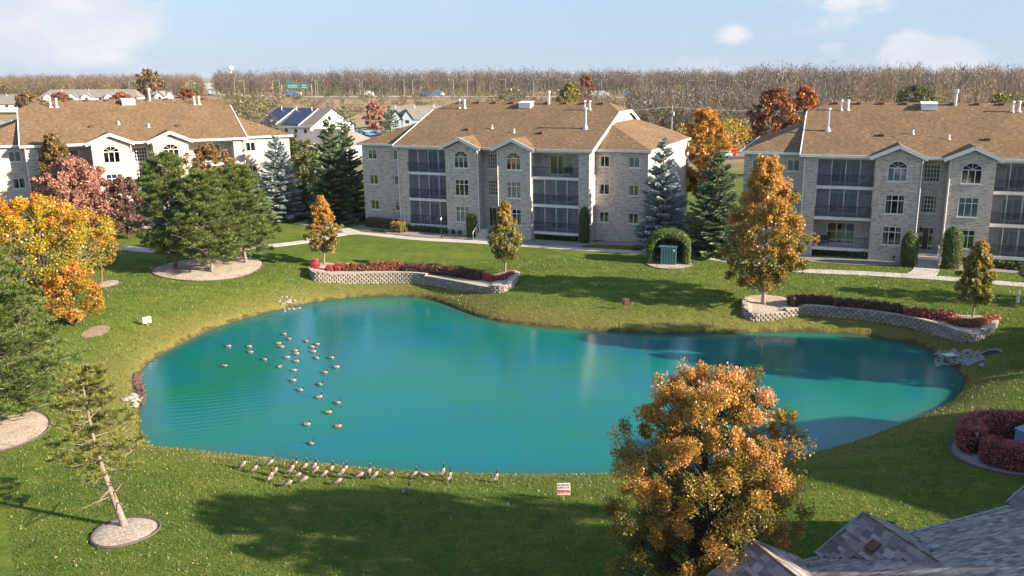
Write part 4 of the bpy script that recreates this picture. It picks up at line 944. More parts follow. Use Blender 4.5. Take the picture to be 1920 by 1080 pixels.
# near trees
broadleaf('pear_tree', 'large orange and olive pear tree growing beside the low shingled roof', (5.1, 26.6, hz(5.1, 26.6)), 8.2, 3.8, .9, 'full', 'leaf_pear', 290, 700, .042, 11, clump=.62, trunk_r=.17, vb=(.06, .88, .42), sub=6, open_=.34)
pine('pine_tree', 'thin leaning pine with pale bare trunk and dead lower branches in a gravel ring', tuple(G(230, 990)), 6.3, 1.85, 2.5, 'needle_fg', 21, 44, 8, 64, .19, .028, 'bark_pine', (-1.25, .6), dead=14, prof=lambda t: .30 + .75 * (1 - t) ** .8 - .35 * (1 - min(t / .1, 1)), trunk_r=.15, tuft_r=.16)
pine('pine_tree', 'big bushy pine at the pond corner, its skirt of branches over pale gravel', GB(-6, 796), 9.6, 5.0, .5, 'needle_pine', 22, 170, 17, 60, .24, .036, group=None, tuft_r=.26)
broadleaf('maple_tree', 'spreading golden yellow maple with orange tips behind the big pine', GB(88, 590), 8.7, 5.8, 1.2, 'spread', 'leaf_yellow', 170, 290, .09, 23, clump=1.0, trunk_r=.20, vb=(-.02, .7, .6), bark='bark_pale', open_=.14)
broadleaf('maple_sapling', 'slender young tree with orange leaves and bare twigs in a little gravel ring', GB(193, 533), 4.6, 1.7, 2.0, 'spread', 'leaf_orange', 26, 110, .085, 24, clump=.6, trunk_r=.085, bark='bark_orange', open_=.35)
broadleaf('maple_tree', 'low orange foliaged tree hanging between the big pine and the dirt patch', GB(140, 612), 4.6, 2.3, .5, 'round', 'leaf_orange', 46, 190, .085, 25, clump=.7, open_=.15)
for px, py, H, cr, sd_, lab in ((330, 503, 10.4, 3.9, 31, 'dark green bushy pine, the one of the clump beside the golden maple'), (395, 512, 9.0, 3.5, 32, 'green bushy pine in the middle of the clump of three'),
                                (458, 494, 9.0, 3.9, 33, 'green bushy pine of the clump with its trunk showing nearest the walkway')):
    pine('pine_tree', lab, GB(px, py), H, cr, 1.1, 'needle_pine', sd_, 110, 12, 46, .30, .05, 'bark_pine', group=None, tuft_r=.30, prof=lambda t: (1 - t) ** .5 * (.62 + .38 * min(t / .2, 1)))
broadleaf('flowering_tree', 'rounded dusty pink and russet tree in front of the sunlit building', GB(152, 452), 8.6, 4.3, .9, 'round', 'leaf_pink', 130, 230, .13, 41, clump=.95, vb=(.15, .6, .3))
broadleaf('flowering_tree', 'dark plum coloured tree tucked beside the pine clump', GB(243, 448), 6.6, 2.5, .6, 'round', 'leaf_plum', 60, 200, .12, 42, clump=.75)
broadleaf('pear_tree', 'tall olive brown tree rising to the eave of the sunlit building', GB(122, 441), 11.0, 2.9, 2.5, 'pear', 'leaf_olive', 90, 220, .13, 43, clump=.75)
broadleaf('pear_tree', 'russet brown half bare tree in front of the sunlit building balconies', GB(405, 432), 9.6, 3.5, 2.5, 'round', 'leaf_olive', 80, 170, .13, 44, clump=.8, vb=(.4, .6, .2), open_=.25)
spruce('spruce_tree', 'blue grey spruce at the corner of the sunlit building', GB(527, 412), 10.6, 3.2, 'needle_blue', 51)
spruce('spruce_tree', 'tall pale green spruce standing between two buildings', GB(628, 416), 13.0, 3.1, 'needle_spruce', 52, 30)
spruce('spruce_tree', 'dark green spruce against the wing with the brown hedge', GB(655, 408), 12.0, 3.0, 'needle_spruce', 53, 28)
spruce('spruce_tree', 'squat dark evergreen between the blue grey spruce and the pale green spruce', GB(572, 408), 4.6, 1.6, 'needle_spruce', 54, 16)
for px, py, H, cr, sd_, lab in ((610, 497, 6.7, 1.65, 61, 'young orange brown pear tree at the crimson shrub end of the retaining wall'), (948, 512, 6.6, 1.6, 62, 'young olive pear tree at the end of the wall before the entrance walk'),
                                (1823, 598, 5.9, 1.45, 63, 'young pear tree with orange top at the rust hedge end of the shaded retaining wall')):
    broadleaf('pear_tree', lab, GB(px, py), H, cr * 1.12, 1.25, 'pear', 'leaf_pear_green' if sd_ > 61 else 'leaf_pear', 100, 210, .085, sd_, clump=.42, trunk_r=.07, bark='bark_pale', vb=(.30, .5, .55), sub=4)
broadleaf('pear_tree', 'large golden brown pear tree growing in the gravel end of the shaded retaining wall', GB(1428, 572), 11.9, 3.75, 1.6, 'pear', 'leaf_pear', 170, 250, .105, 64, clump=.85, trunk_r=.17, vb=(.24, .55, .5), bark='bark_pale', open_=.1)
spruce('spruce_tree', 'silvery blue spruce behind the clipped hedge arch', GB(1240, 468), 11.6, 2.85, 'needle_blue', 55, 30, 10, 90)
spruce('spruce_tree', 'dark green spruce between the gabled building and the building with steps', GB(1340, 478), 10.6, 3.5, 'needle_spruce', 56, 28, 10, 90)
broadleaf('maple_tree', 'orange and gold tree behind the dark spruce at the lit end wall', at_dist(1327, 112), 13.2, 3.2, 2.5, 'round', 'leaf_orange', 90, 200, .14, 45, clump=.85)
broadleaf('maple_tree', 'russet red maple behind the roof of the building with steps', at_dist(1455, 150), 15.0, 4.6, 3., 'round', 'leaf_russet', 90, 170, .20, 46, clump=1.2, vb=(.1, .45, .1), open_=.2)
broadleaf('maple_tree', 'bright orange maple behind the roof next to the russet maple', at_dist(1512, 152), 15.2, 3.2, 3., 'round', 'leaf_russet', 70, 170, .20, 47, clump=1.0, vb=(.55, .5, .1))
# trees standing outside the frame on the right: their shade falls across pond and lawn
for (x, y, H, cr, sd_) in ((39, 51.5, 13, 4.6, 71), (46.5, 50, 14, 5.0, 72), (55, 48, 14, 5.0, 77)):
    broadleaf('shade_tree', 'broad tree standing past the culvert end of the pond', (x, y, hz(x, y)), H, cr, 2.5, 'round', 'leaf_olive', 80, 130, .24, sd_, clump=1.3, group='trees past the culvert end of the pond')
for (x, y, H, cr, sd_) in ((28, 20.9, 16, 4.6, 74), (35, 16.0, 17, 5.0, 75), (24, 12.5, 14, 4.4, 76), (39, 16.3, 17, 4.8, 78)):  # unseen trees added to throw a building-like shade over the near lawn
    broadleaf('shade_tree', 'unseen broad tree added for its shade behind the low shingled building', (x, y, hz(x, y)), H, cr, 2.5, 'round', 'leaf_olive', 80, 130, .26, sd_, clump=1.4, open_=.05, group='trees added for shade behind the low building')
pine('pine_tree', 'pine branch tips reaching in beside the white marker post', GB(1972, 566), 6, 2.2, .4, 'needle_pine', 34, 60, 9, 40, .26, .04)

# ------------------------------------------------------------------ clipped shrubs and hedges
def shrub(name, label, cat, S, nu, nv, N, size, mat, loc=(0, 0, 0), rot=0, group=None, seed=1, closed=True, fuzz=.05, core='twig_shade_core', vb=.5):
    """S(u, v) -> points; a twig-brown core, coloured dark for the shade within, under a coat of leaves"""
    g = np.random.default_rng(seed); root = thing(name, label, cat, loc, rot, group)
    uu, vv = np.meshgrid(np.linspace(0, 1, nu), np.linspace(0, 1, nv)); Pc = S(uu.ravel(), vv.ravel()); e = 1e-3
    def nrm(u, v):
        du = S(np.clip(u + e, 0, 1), v) - S(np.clip(u - e, 0, 1), v); dv = S(u, np.clip(v + e, 0, 1)) - S(u, np.clip(v - e, 0, 1)); return unit(np.cross(du, dv))
    Nc = nrm(uu.ravel(), vv.ravel()); hi = Pc[:, 2] > np.quantile(Pc[:, 2], .6); uq, vq = uu.ravel(), vv.ravel()
    cz_ = np.cross(S(np.clip(uq + e, 0, 1), vq) - S(np.clip(uq - e, 0, 1), vq), S(uq, np.clip(vq + e, 0, 1)) - S(uq, np.clip(vq - e, 0, 1)))[:, 2]; sgn = 1. if cz_[hi].sum() >= 0 else -1.; Nc = Nc * sgn
    ii = np.arange(nu * nv).reshape(nv, nu); Fc = np.stack([ii[:-1, :-1], ii[:-1, 1:], ii[1:, 1:], ii[1:, :-1]], -1).reshape(-1, 4)
    link('branches', np_mesh('branches', Pc - Nc * .07, Fc, core), root)  # closed shell, not single branches; inner shade is put into its colour
    u, v = g.uniform(0, 1, 4 * N), g.uniform(0, 1, 4 * N); P = S(u, v)
    du = (S(np.clip(u + e, 0, 1), v) - S(np.clip(u - e, 0, 1), v)); dv = (S(u, np.clip(v + e, 0, 1)) - S(u, np.clip(v - e, 0, 1))); ar = np.linalg.norm(np.cross(du, dv), axis=1)
    keep = g.choice(4 * N, N, p=ar / ar.sum()); P, n = P[keep], nrm(u[keep], v[keep]) * sgn
    lump = np.sin(P[:, 0] * 5.1 + seed) * np.sin(P[:, 1] * 4.7 + 1) * np.sin(P[:, 2] * 5.3 + 2)
    P = P + n * (g.normal(0, fuzz, (N, 1)) + .5 * fuzz * lump[:, None])
    V, Fl = leaves(P, size, n * .9, 1.0, g=g); link('foliage', np_mesh('foliage', V, Fl, mat, np.clip(vb + .2 * lump + g.normal(0, .2, N), 0, 1)), root)
    return root
def ball(r, h, sq=2.4):
    def S(u, v):
        a = u * 2 * math.pi; t = v * math.pi * .5 + .0; e = 2 / sq
        rr = r * np.abs(np.cos(t * 1.88 - 1.4)) ** e; return np.stack([rr * np.cos(a), rr * np.sin(a), h * (.5 + .5 * np.sign(np.sin(t * 1.88 - 1.4)) * np.abs(np.sin(t * 1.88 - 1.4)) ** e)], -1)
    return S
def column(r, h):
    def S(u, v):
        a = u * 2 * math.pi; rr = r * (.86 + .3 * v - .16 * v * v) * np.sqrt(np.clip(1 - (np.clip(v - .55, 0, 1) / .45) ** 2.4, 0, 1))
        return np.stack([rr * np.cos(a), rr * np.sin(a), h * v], -1)
    return S
def sweep(path, hw, h, power=4.):
    """hedge along a polyline; rounded box section"""
    P = resample(catmull(path, 6), .4); s = np.linspace(0, 1, len(P)); T = unit(np.gradient(P[:, :2], axis=0)); Nn = np.c_[-T[:, 1], T[:, 0]]
    def S(u, v):
        c = np.stack([np.interp(u, s, P[:, k]) for k in (0, 1, 2)], -1); n = np.stack([np.interp(u, s, Nn[:, k]) for k in (0, 1)], -1); t = v * math.pi
        endr = np.clip(1 - np.clip((np.abs(u - .5) * 2 - .93) / .07, 0, 1) ** 2, .02, 1) ** .5
        e = 2 / power; a = -np.sign(np.cos(t)) * np.abs(np.cos(t)) ** e; b = np.abs(np.sin(t)) ** e; lum = 1 + .08 * np.sin(u * 37) + .05 * np.sin(u * 91 + 1)
        return np.c_[c[:, :2] + n * (a * hw * endr)[:, None], c[:, 2] + b * h * lum * (.35 + .65 * endr)]
    return S
def foundation_shrubs(o, ang, spots, group, lab, gold=()):
    for i, (x, y) in enumerate(spots):
        p = loc2w(o, ang, x, y); p[2] = hz(p[0], p[1]) + .02
        shrub('boxwood', lab, 'shrub', ball(.40, .66), 14, 9, 420, .055, 'leaf_arbor' if i in gold else 'leaf_box', p, 0, group, i + 3, fuzz=.03)
def pxs(pts): return [G(x, y) for x, y in pts]
def shrub_px(px, py, r, h, mat, name, lab, cat='shrub', group=None, n=500, size=.06, seed=1, S=None):
    p = G(px, py); return shrub(name, lab, cat, S or ball(r, h), 14, 10, n, size, mat, p, 0, group, seed, fuzz=.035)
for i, px in enumerate((770, 781, 789, 797, 806, 815, 826, 840, 852, 864)): shrub_px(px, 432 + i * .95, .42, .72, 'leaf_arbor' if i in (0, 2) else 'leaf_box', 'boxwood', 'small round clipped boxwood in the row below the screened balconies near the lamp post', group='boxwoods near the lamp post', seed=i)
for i, px in enumerate((977, 990, 1003, 1016, 1030, 1043, 1055, 1066, 1078)): shrub_px(px, 445 + i * .7, .45, .78, 'leaf_arbor' if i == 1 else 'leaf_box', 'boxwood', 'small round boxwood in the row beside the dark columnar evergreen', group='boxwoods by the dark columnar evergreen', seed=i + 20)
for i, px in enumerate((1527, 1545, 1564, 1582, 1600, 1616, 1638, 1655, 1674)): shrub_px(px, 475 + i * 1.7, .44, .74, 'leaf_box', 'boxwood', 'small round clipped boxwood in the row leading to the entrance steps', group='boxwoods by the entrance steps', seed=i + 40)
for i, px in enumerate((1860, 1876, 1894, 1915)): shrub_px(px, 501 + i * 2, .44, .74, 'leaf_box', 'boxwood', 'small round clipped boxwood past the clipped evergreen at the steps', group='boxwoods past the steps', seed=i + 60)
for px, py, r, h, lab in ((885, 444, .58, 2.75, 'bright green columnar evergreen beside the lower entrance'), (1096, 455, .66, 4.0, 'dark green columnar evergreen below the open top floor balcony'),
                          (1703, 498, .78, 3.3, 'shorter clipped evergreen with a flat top beside the entrance steps'), (1781, 503, .92, 4.0, 'taller clipped evergreen with a rounded point beside the entrance steps')):
    shrub_px(px, py, r, h, 'leaf_arbor', 'columnar_evergreen', lab, 'evergreen', None, 3600, .055, px, column(r, h))
for i, px in enumerate((1126, 1143, 1160, 1178)): shrub_px(px, 446 + i * 1.0, .42, .85, 'leaf_darkhedge' if i > 1 else 'leaf_brownhedge', 'bare_shrub', ('small dark red shrub below the wing windows' if i > 1 else 'small bare brown shrub below the wing windows'), group='red shrubs below the wing' if i > 1 else 'bare shrubs below the wing', n=220, size=.05, seed=i)
shrub('hedge', 'low brown hedge under the wing windows near the spruce', 'hedge', sweep(pxs([(690, 424), (720, 427), (748, 430)]), .7, 1.05), 30, 12, 2200, .06, 'leaf_brownhedge', seed=4)
shrub('bush', 'golden yellow bush at the downspout next to the brown hedge', 'bush', sweep(pxs([(738, 434), (750, 435), (759, 436)]), .7, 1.15), 14, 10, 1300, .06, 'leaf_yellowbush', seed=5)
for i, (px, py, mat, lab) in enumerate(((560, 300, 'leaf_scrub_green', 'pale green shrub beyond the corner of the sunlit building'), (575, 330, 'leaf_scrub_green', 'yellow green shrub between the sunlit building and the tall spruce'))):
    p = wx(px, 150 - 12 * i); broadleaf('large_shrub', lab, tuple(p), 6.5 - i, 4.0 - .6 * i, .2, 'round', mat, 60, 160, .16, 80 + i, clump=1.0, limbs=False, vb=(.4, .5, .2))

# the hedge arch and the transformer inside it
def arch_hedge(c):
    W, H, D, T = 2.05, 3.2, 1.25, .62; path = []
    for s in np.linspace(0, 1, 60):
        if s < .3: path.append((-W + T / 2, 0, (H - 1.5) * s / .3))
        elif s < .7: a = math.pi * (1 - (s - .3) / .4); path.append((math.cos(a) * (W - T / 2), 0, H - 1.5 + math.sin(a) ** .8 * (1.5 - T / 2)))
        else: path.append((W - T / 2, 0, (H - 1.5) * (1 - (s - .7) / .3)))
    P = np.array(path); T_ = unit(np.gradient(P, axis=0)); N_ = np.c_[-T_[:, 2], 0 * T_[:, 0], T_[:, 0]]; s = np.linspace(0, 1, 60)
    def S(u, v):
        q = np.stack([np.interp(u, s, P[:, k]) for k in range(3)], -1); n = np.stack([np.interp(u, s, N_[:, k]) for k in range(3)], -1); a = v * 2 * math.pi; e = .5
        x = np.sign(np.cos(a)) * np.abs(np.cos(a)) ** e; y = np.sign(np.sin(a)) * np.abs(np.sin(a)) ** e
        return q + n * (x * T / 2)[:, None] + np.array([0, 1., 0]) * (y * D)[:, None]
    r_ = shrub('hedge_arch', 'clipped green hedge arch enclosing the blue green utility cabinet', 'hedge', S, 60, 24, 12000, .06, 'leaf_arbor', (c[0], c[1], c[2] - .02), R(-6), seed=8)
    def Sb(u, v):
        x = (u - .5) * 2 * (W - .25); z = v * (H - .35) * np.sqrt(np.clip(1 - (np.abs(u - .5) * 2) ** 4, .05, 1)); return np.stack([x, 1.15 + 0 * x, z], -1)
    g = np.random.default_rng(3); u, v = g.uniform(0, 1, 4000), g.uniform(0, 1, 4000); V, Fl = leaves(Sb(u, v) + g.normal(0, .12, (4000, 3)), .075, np.array([0, -1., 0]), 1.0, g=g)
    link('back_foliage', np_mesh('back_foliage', V, Fl, 'leaf_box', g.uniform(0, .8, 4000)), r_)
arch_hedge(ARCH + np.array([0, .4, 0]))
def cabinet(name, label, p, rz, w_, d_, h_, mat, ribs=True):
    t = thing(name, label, 'utility box', p, rz); m = MB(); m.box((-w_ / 2 - .2, -d_ / 2 - .2, -.2), (w_ / 2 + .2, d_ / 2 + .2, .06)); m.build('pad', 'concrete', t)
    m = MB(); m.box((-w_ / 2, -d_ / 2, .06), (w_ / 2, d_ / 2, h_)); m.build('body', mat, t); m = MB(); m.prism([(-w_ / 2 - .04, -d_ / 2 - .04, h_), (w_ / 2 + .04, -d_ / 2 - .04, h_), (w_ / 2 + .04, d_ / 2 + .04, h_ + .1), (-w_ / 2 - .04, d_ / 2 + .04, h_ + .1)], (0, 0, .06)); m.build('lid', mat, t)
    if ribs:
        for k in range(6): x = -w_ / 2 + w_ * (k + .5) / 6; m = MB(); m.box((x - .04, -d_ / 2 - .05, .12), (x + .04, -d_ / 2 + .001, h_ - .06)); m.build('fin', mat, t)
        m = MB(); m.box((w_ / 2 - .32, -d_ / 2 - .06, h_ - .36), (w_ / 2 - .2, -d_ / 2 - .051, h_ - .2)); m.build('label_plate', 'sign_white', t)
    else:
        m = MB(); m.box((-.01, -d_ / 2 - .012, .1), (.01, -d_ / 2 - .001, h_ - .05)); m.build('door_seam', 'dark_metal', t)
cabinet('transformer', 'blue green ribbed utility cabinet inside the hedge arch', ARCH + np.array([-.1, -.45, 0]), R(-8), 1.55, 1.2, 1.75, 'transformer')
cabinet('transformer', 'pale blue utility box inside the circular red hedge', RING + np.array([.25, -.15, 0]), R(30), .75, .75, 1.15, 'transformer_blue', False)
def ring_hedge(c):
    rad = 2.15
    def S(u, v):
        a = R(200) + u * R(400) * .86; t = v * math.pi; e = .5; x = -np.sign(np.cos(t)) * np.abs(np.cos(t)) ** e; z = np.abs(np.sin(t)) ** e; rr = rad + x * .62
        endr = np.clip(1 - np.clip((np.abs(u - .5) * 2 - .95) / .05, 0, 1) ** 2, .02, 1) ** .5; rr = rad + (rr - rad) * endr
        return np.stack([rr * np.cos(a), rr * np.sin(a), z * 1.25], -1)
    shrub('ring_hedge', 'thick circular dark red hedge around the pale blue utility box', 'hedge', S, 80, 16, 16000, .05, 'leaf_redhedge', c, 0, seed=6, fuzz=.06)
ring_hedge(RING)

# ------------------------------------------------------------------ retaining walls
def block_mesh(mat, seed):
    g = random.Random(seed); m = MB(); w_, d_, h_ = .200, .30, .094; j = lambda: g.uniform(-.012, .012)
    F_ = [(-w_, 0, -h_), (w_, 0, -h_), (w_, 0, h_), (-w_, 0, h_)]; f = [(-w_ * .55 + j(), -.11 + j(), -h_ * .7), (w_ * .55 + j(), -.11 + j(), -h_ * .7), (w_ * .55 + j(), -.11 + j(), h_ * .7), (-w_ * .55 + j(), -.11 + j(), h_ * .7)]
    Bk = [(x * .8, d_, z) for x, _, z in F_]; m.v = F_ + f + Bk
    for q in ((4, 5, 6, 7), (0, 1, 5, 4), (1, 2, 6, 5), (2, 3, 7, 6), (3, 0, 4, 7), (3, 2, 10, 11), (1, 0, 8, 9), (2, 1, 9, 10), (0, 3, 11, 8)): m.f.append(q); m.m.append(0)
    return m.mesh('block', mat, uv=False)
BLK = [block_mesh(m, i) for i, m in enumerate(('block', 'block', 'block2', 'block3', 'block2'))]
cap_m = MB(); cap_m.box((-.21, -.06, -.04), (.21, .30, .04)); CAP = cap_m.mesh('cap_block', 'block3', uv=False)
def retaining_wall(label, foot, top_h, back, bed_label):
    """foot: world points along the foot; top_h: wall height along it"""
    n0 = len(foot); C = catmull(np.c_[np.asarray(foot)[:, :2], top_h], 8); C = resample(C, .42); T = unit(np.gradient(C[:, :2], axis=0))
    t = thing('retaining_wall', label, 'retaining wall', (C[0, 0], C[0, 1], 0)); o = C[0, :2]
    zb = hgt(C[:, :2]); zt = zb + C[:, 2]; zt = np.convolve(np.r_[[zt[0]] * 4, zt, [zt[-1]] * 4], np.ones(9) / 9, 'valid'); rows = 7; cnt = 0
    zmin = math.floor(zb.min() / .2) * .2
    for r in range(int((zt.max() - zmin) / .2) + 1):
        zc = zmin + .2 * r + .1
        for k in range(len(C) - 1):
            f = .5 if r % 2 else 0.; p = C[k] * (1 - f) + C[k + 1] * f; b0 = zb[k] * (1 - f) + zb[k + 1] * f; t0 = zt[k] * (1 - f) + zt[k + 1] * f
            if zc + .1 < b0 + .03 or zc + .1 > t0 + .06: continue
            d = T[k]; a = math.atan2(d[1], d[0]); nrm_ = np.array([-d[1], d[0]]); q = p[:2] + nrm_ * .025 * r
            link('block', random.choice(BLK), t, (q[0] - o[0], q[1] - o[1], zc), a + random.uniform(-.03, .03)); cnt += 1
    # level of the topmost course along the wall
    lev = [zmin + .2 * (math.floor((z - zmin + .06) / .2 + 1e-6)) for z in zt]
    for k in range(len(C) - 1):
        d = T[k]; a = math.atan2(d[1], d[0]); q = (C[k, :2] + C[k + 1, :2]) / 2 + np.array([-d[1], d[0]]) * .1
        link('cap_block', CAP, t, (q[0] - o[0], q[1] - o[1], lev[k] + .042), a)
    # gravel filling behind the wall, its rear rim sinking into the lawn
    Bk = np.asarray(back)[:, :2]; s = np.linspace(0, 1, len(C)); Bq = np.stack([np.interp(s, np.linspace(0, 1, len(Bk)), Bk[:, k]) for k in (0, 1)], 1); A = C[:, :2] + np.c_[-T[:, 1], T[:, 0]] * .2
    mb = MB(); m = 6; n = len(C); zl = np.array(lev) + .03
    for r in range(m + 1):
        f = r / m; p = A + (Bq - A) * f; zg = hgt(p); zz = zl * (1 - f) + np.maximum(hgt(Bq) + .03, zl * .0) * f if r < m else hgt(Bq) - .05; zz = np.maximum(zz, zg + .03) if r < m else zz
        mb.v += [(x, y, z) for (x, y), z in zip(p, zz)]
    for r in range(m):
        for k in range(n - 1): mb.f.append((r * n + k, r * n + k + 1, (r + 1) * n + k + 1, (r + 1) * n + k)); mb.m.append(0)
    mb.build('planting_bed', 'gravel', smooth=True, kind='structure', label=bed_label)
    return C, zl
W1 = pxs([(578, 510), (583, 520), (592, 528), (640, 531), (700, 531), (760, 531), (800, 535), (850, 543), (900, 549), (935, 550), (958, 543), (970, 527), (976, 515)])
C1, z1 = retaining_wall('long curved block retaining wall with crimson shrubs at both ends', W1, [.35, .7, .85, .9, .95, .95, .95, .8, .65, .55, .55, .5, .3],
                        pxs([(578, 506), (588, 496), (610, 490), (650, 497), (700, 500), (760, 502), (800, 504), (850, 510), (900, 516), (930, 512), (950, 505), (968, 505), (976, 511)]), 'gravel planting bed above the wall with crimson shrubs')
W2 = pxs([(1391, 565), (1391, 580), (1399, 596), (1420, 602), (1470, 596), (1505, 590), (1560, 593), (1620, 600), (1700, 614), (1760, 630), (1800, 641), (1832, 640), (1860, 625), (1873, 607)])
C2, z2 = retaining_wall('long block retaining wall in shade below the shade-coloured red hedge', W2, [.3, .5, .5, .45, .5, .75, .75, .75, .85, .85, .65, .55, .45, .3],
                        pxs([(1392, 560), (1400, 553), (1425, 548), (1460, 552), (1480, 560), (1505, 563), (1560, 566), (1620, 572), (1700, 580), (1760, 589), (1800, 588), (1838, 588), (1866, 593), (1876, 603)]), 'gravel planting bed above the shaded wall')
def on_bed(px, py, z): p = at_z(px, py, z); return np.array([p[0], p[1], z])
zb1, zb2 = float(np.median(z1)), float(np.median(z2))
for i, (px, py, r, h) in enumerate(((592, 507, .42, .75), (591, 500, .45, .8), (619, 510, .42, .7), (635, 509, .46, .8))):
    p = on_bed(px, py, zb1 - .1); shrub('burning_bush', 'round crimson red shrub on the wall under the orange brown young pear', 'shrub', ball(r, h), 14, 10, 800, .05, 'leaf_redbush', p, 0, 'crimson shrubs under the young pear', i + 80, fuzz=.03, vb=.6)
for i, (a, bq, mat, lab) in enumerate((((645, 509), (671, 509), 'leaf_rusthedge', 'short rust orange hedge clump nearest the crimson shrubs on the wall'), ((676, 509), (687, 509), 'leaf_rusthedge', 'small rust coloured shrub between two hedge clumps on the wall'),
                                       ((692, 508), (757, 507), 'leaf_rusthedge', 'long sunlit rust orange hedge on top of the retaining wall'), ((757, 509), (905, 524), 'leaf_darkhedge', 'long hedge on top of the retaining wall, its shade put into a dark plum colour'))):  # last hedge: the young pear's shadow is put into its leaf colour
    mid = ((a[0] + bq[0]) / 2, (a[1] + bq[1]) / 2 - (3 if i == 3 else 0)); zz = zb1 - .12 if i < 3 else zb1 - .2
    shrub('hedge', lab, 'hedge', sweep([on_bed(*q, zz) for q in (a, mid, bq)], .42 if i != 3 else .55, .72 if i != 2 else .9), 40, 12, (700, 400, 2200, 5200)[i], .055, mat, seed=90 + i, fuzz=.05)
for i, (a, bq) in enumerate((((906, 527), (935, 534)), ((936, 534), (962, 522)))):
    shrub('burning_bush', ('crimson red hedge shrub where the shade-coloured hedge ends' if i == 0 else 'crimson red hedge shrub at the tip of the wall by the olive pear'), 'shrub', sweep([on_bed(*q, zb1 - .45) for q in (a, ((a[0] + bq[0]) / 2, (a[1] + bq[1]) / 2 + 1), bq)], .42, .75), 24, 12, 1300, .05, 'leaf_redbush', seed=96 + i, fuzz=.05, vb=.65)
for i, (pts, mat, lab, hh) in enumerate((([(1478, 572), (1520, 569), (1565, 574)], 'leaf_darkhedge', 'maroon hedge coloured dark for shade next to the large golden pear on the shaded wall', .75), ([(1565, 576), (1620, 580), (1695, 590)], 'leaf_darkhedge', 'maroon hedge coloured dark for shade along the middle of the shaded wall', .75),
                                          ([(1695, 592), (1740, 598), (1792, 603)], 'leaf_redhedge', 'reddish hedge towards the rust end of the shaded wall', .7), ([(1782, 610), (1810, 618), (1832, 617)], 'leaf_rusthedge', 'rust red rounded hedge in front of the young pear with orange top', .75), ([(1830, 617), (1848, 612), (1866, 606)], 'leaf_rusthedge', 'rust orange rounded hedge at the tip of the shaded wall', .7))):  # first two hedges carry the shade on the wall in their leaf colour
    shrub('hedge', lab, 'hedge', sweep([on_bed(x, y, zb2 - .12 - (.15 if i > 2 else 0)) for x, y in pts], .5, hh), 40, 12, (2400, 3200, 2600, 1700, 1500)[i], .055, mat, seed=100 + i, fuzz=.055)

# ------------------------------------------------------------------ culverts and stones
def rock_mesh(mat, seed):
    g = np.random.default_rng(seed); import bmesh
    bm = bmesh.new(); bmesh.ops.create_icosphere(bm, subdivisions=1, radius=1)
    for v in bm.verts: v.co = Vector(v.co) * float(g.uniform(.75, 1.15)); v.co.z *= .62
    me = bpy.data.meshes.new('stone'); bm.to_mesh(me); bm.free(); me.materials.append(M_[mat]); return me
ROCK = {m: [rock_mesh(m, i) for i in range(4)] for m in ('stone', 'stone_pale', 'stone_red')}
def stones(label, spots, mat, smin, smax, seed):
    g = random.Random(seed); o = spots[0]; t = thing('stone_pile', label, 'stones', (o[0], o[1], o[2]))
    for p in spots:
        s = g.uniform(smin, smax); ob = link('stone', g.choice(ROCK[mat if not isinstance(mat, tuple) else g.choice(mat)]), t, (p[0] - o[0], p[1] - o[1], max(hz(p[0], p[1]), -.05) - o[2] + s * .25), (g.uniform(-.3, .3), g.uniform(-.3, .3), g.uniform(0, 6))); ob.scale = (s * g.uniform(.8, 1.3), s, s)
g_ = random.Random(5)
stones('white stones scattered around the small round culvert mouth', [G(538 + g_.gauss(0, 11), 568 + g_.gauss(0, 4.5)) for _ in range(38)], ('stone_pale', 'stone'), .09, .20, 1)
stones('grey rubble stones between the grate and the flared concrete culvert', [G(1755 + 88 * u, 656 + 28 * v + 10 * abs(u - .5)) for u, v in ((g_.random(), g_.random()) for _ in range(150))], 'stone', .11, .24, 2)
stones('pale rubble and boulders on the bank at the pine end of the pond', [G(252 + g_.gauss(0, 8), 752 + g_.gauss(0, 7)) for _ in range(34)], 'stone_pale', .12, .28, 3)
stones('reddish wet cobbles along the water edge at the pine end', [G(252 + 14 * v + (4 if u > .5 else 0), 700 + 60 * u) for u, v in ((g_.random(), g_.random()) for _ in range(120))], 'stone_red', .12, .26, 4)
def culvert(label, p, rz, rad, bars):
    """pipe end cut to the slope of the bank: thick concrete rim, throat disc coloured dark for the shade inside, bars"""
    t = thing('culvert', label, 'culvert', p, rz); tilt = R(16); n = 28; a_, b_ = rad, rad * 1.55; ex, ey = np.array([1., 0, 0]), np.array([0, math.cos(tilt), math.sin(tilt)]); nz = np.cross(ex, ey)
    E_ = lambda k, s, d=0.: ex * a_ * s * math.cos(k) + ey * (b_ * s * math.sin(k)) + nz * d + np.array([0, 0, b_ * math.sin(tilt) * .55])
    mb = MB(); A = np.linspace(0, 2 * math.pi, n + 1)
    for k0, k1 in zip(A[:-1], A[1:]):
        mb.face([E_(k0, 1), E_(k0, 1.22), E_(k1, 1.22), E_(k1, 1)]); mb.face([E_(k0, 1.22), E_(k0, 1.25, -.7), E_(k1, 1.25, -.7), E_(k1, 1.22)]); mb.face([E_(k0, 1, -.7), E_(k0, 1), E_(k1, 1), E_(k1, 1, -.7)])
    mb.build('rim', 'block2', t); mb = MB(); mb.face([E_(k, 1.01, -.45) for k in A[:-1]]); mb.build('throat', 'room', t)
    for k in range(bars):
        x = (-.82 + 1.64 * k / (bars - 1)); y_ = math.sqrt(1 - x * x); m = MB(); m.bar(E_(0, 0) + ex * a_ * x + ey * b_ * y_ + nz * .02, E_(0, 0) + ex * a_ * x - ey * b_ * y_ + nz * .02, .045); m.build('grate_bar', 'rail', t)
culvert('small round concrete culvert mouth at the far bank with white stones', G(541, 571) + np.array([0, 0, -.1]), R(35), .42, 0)
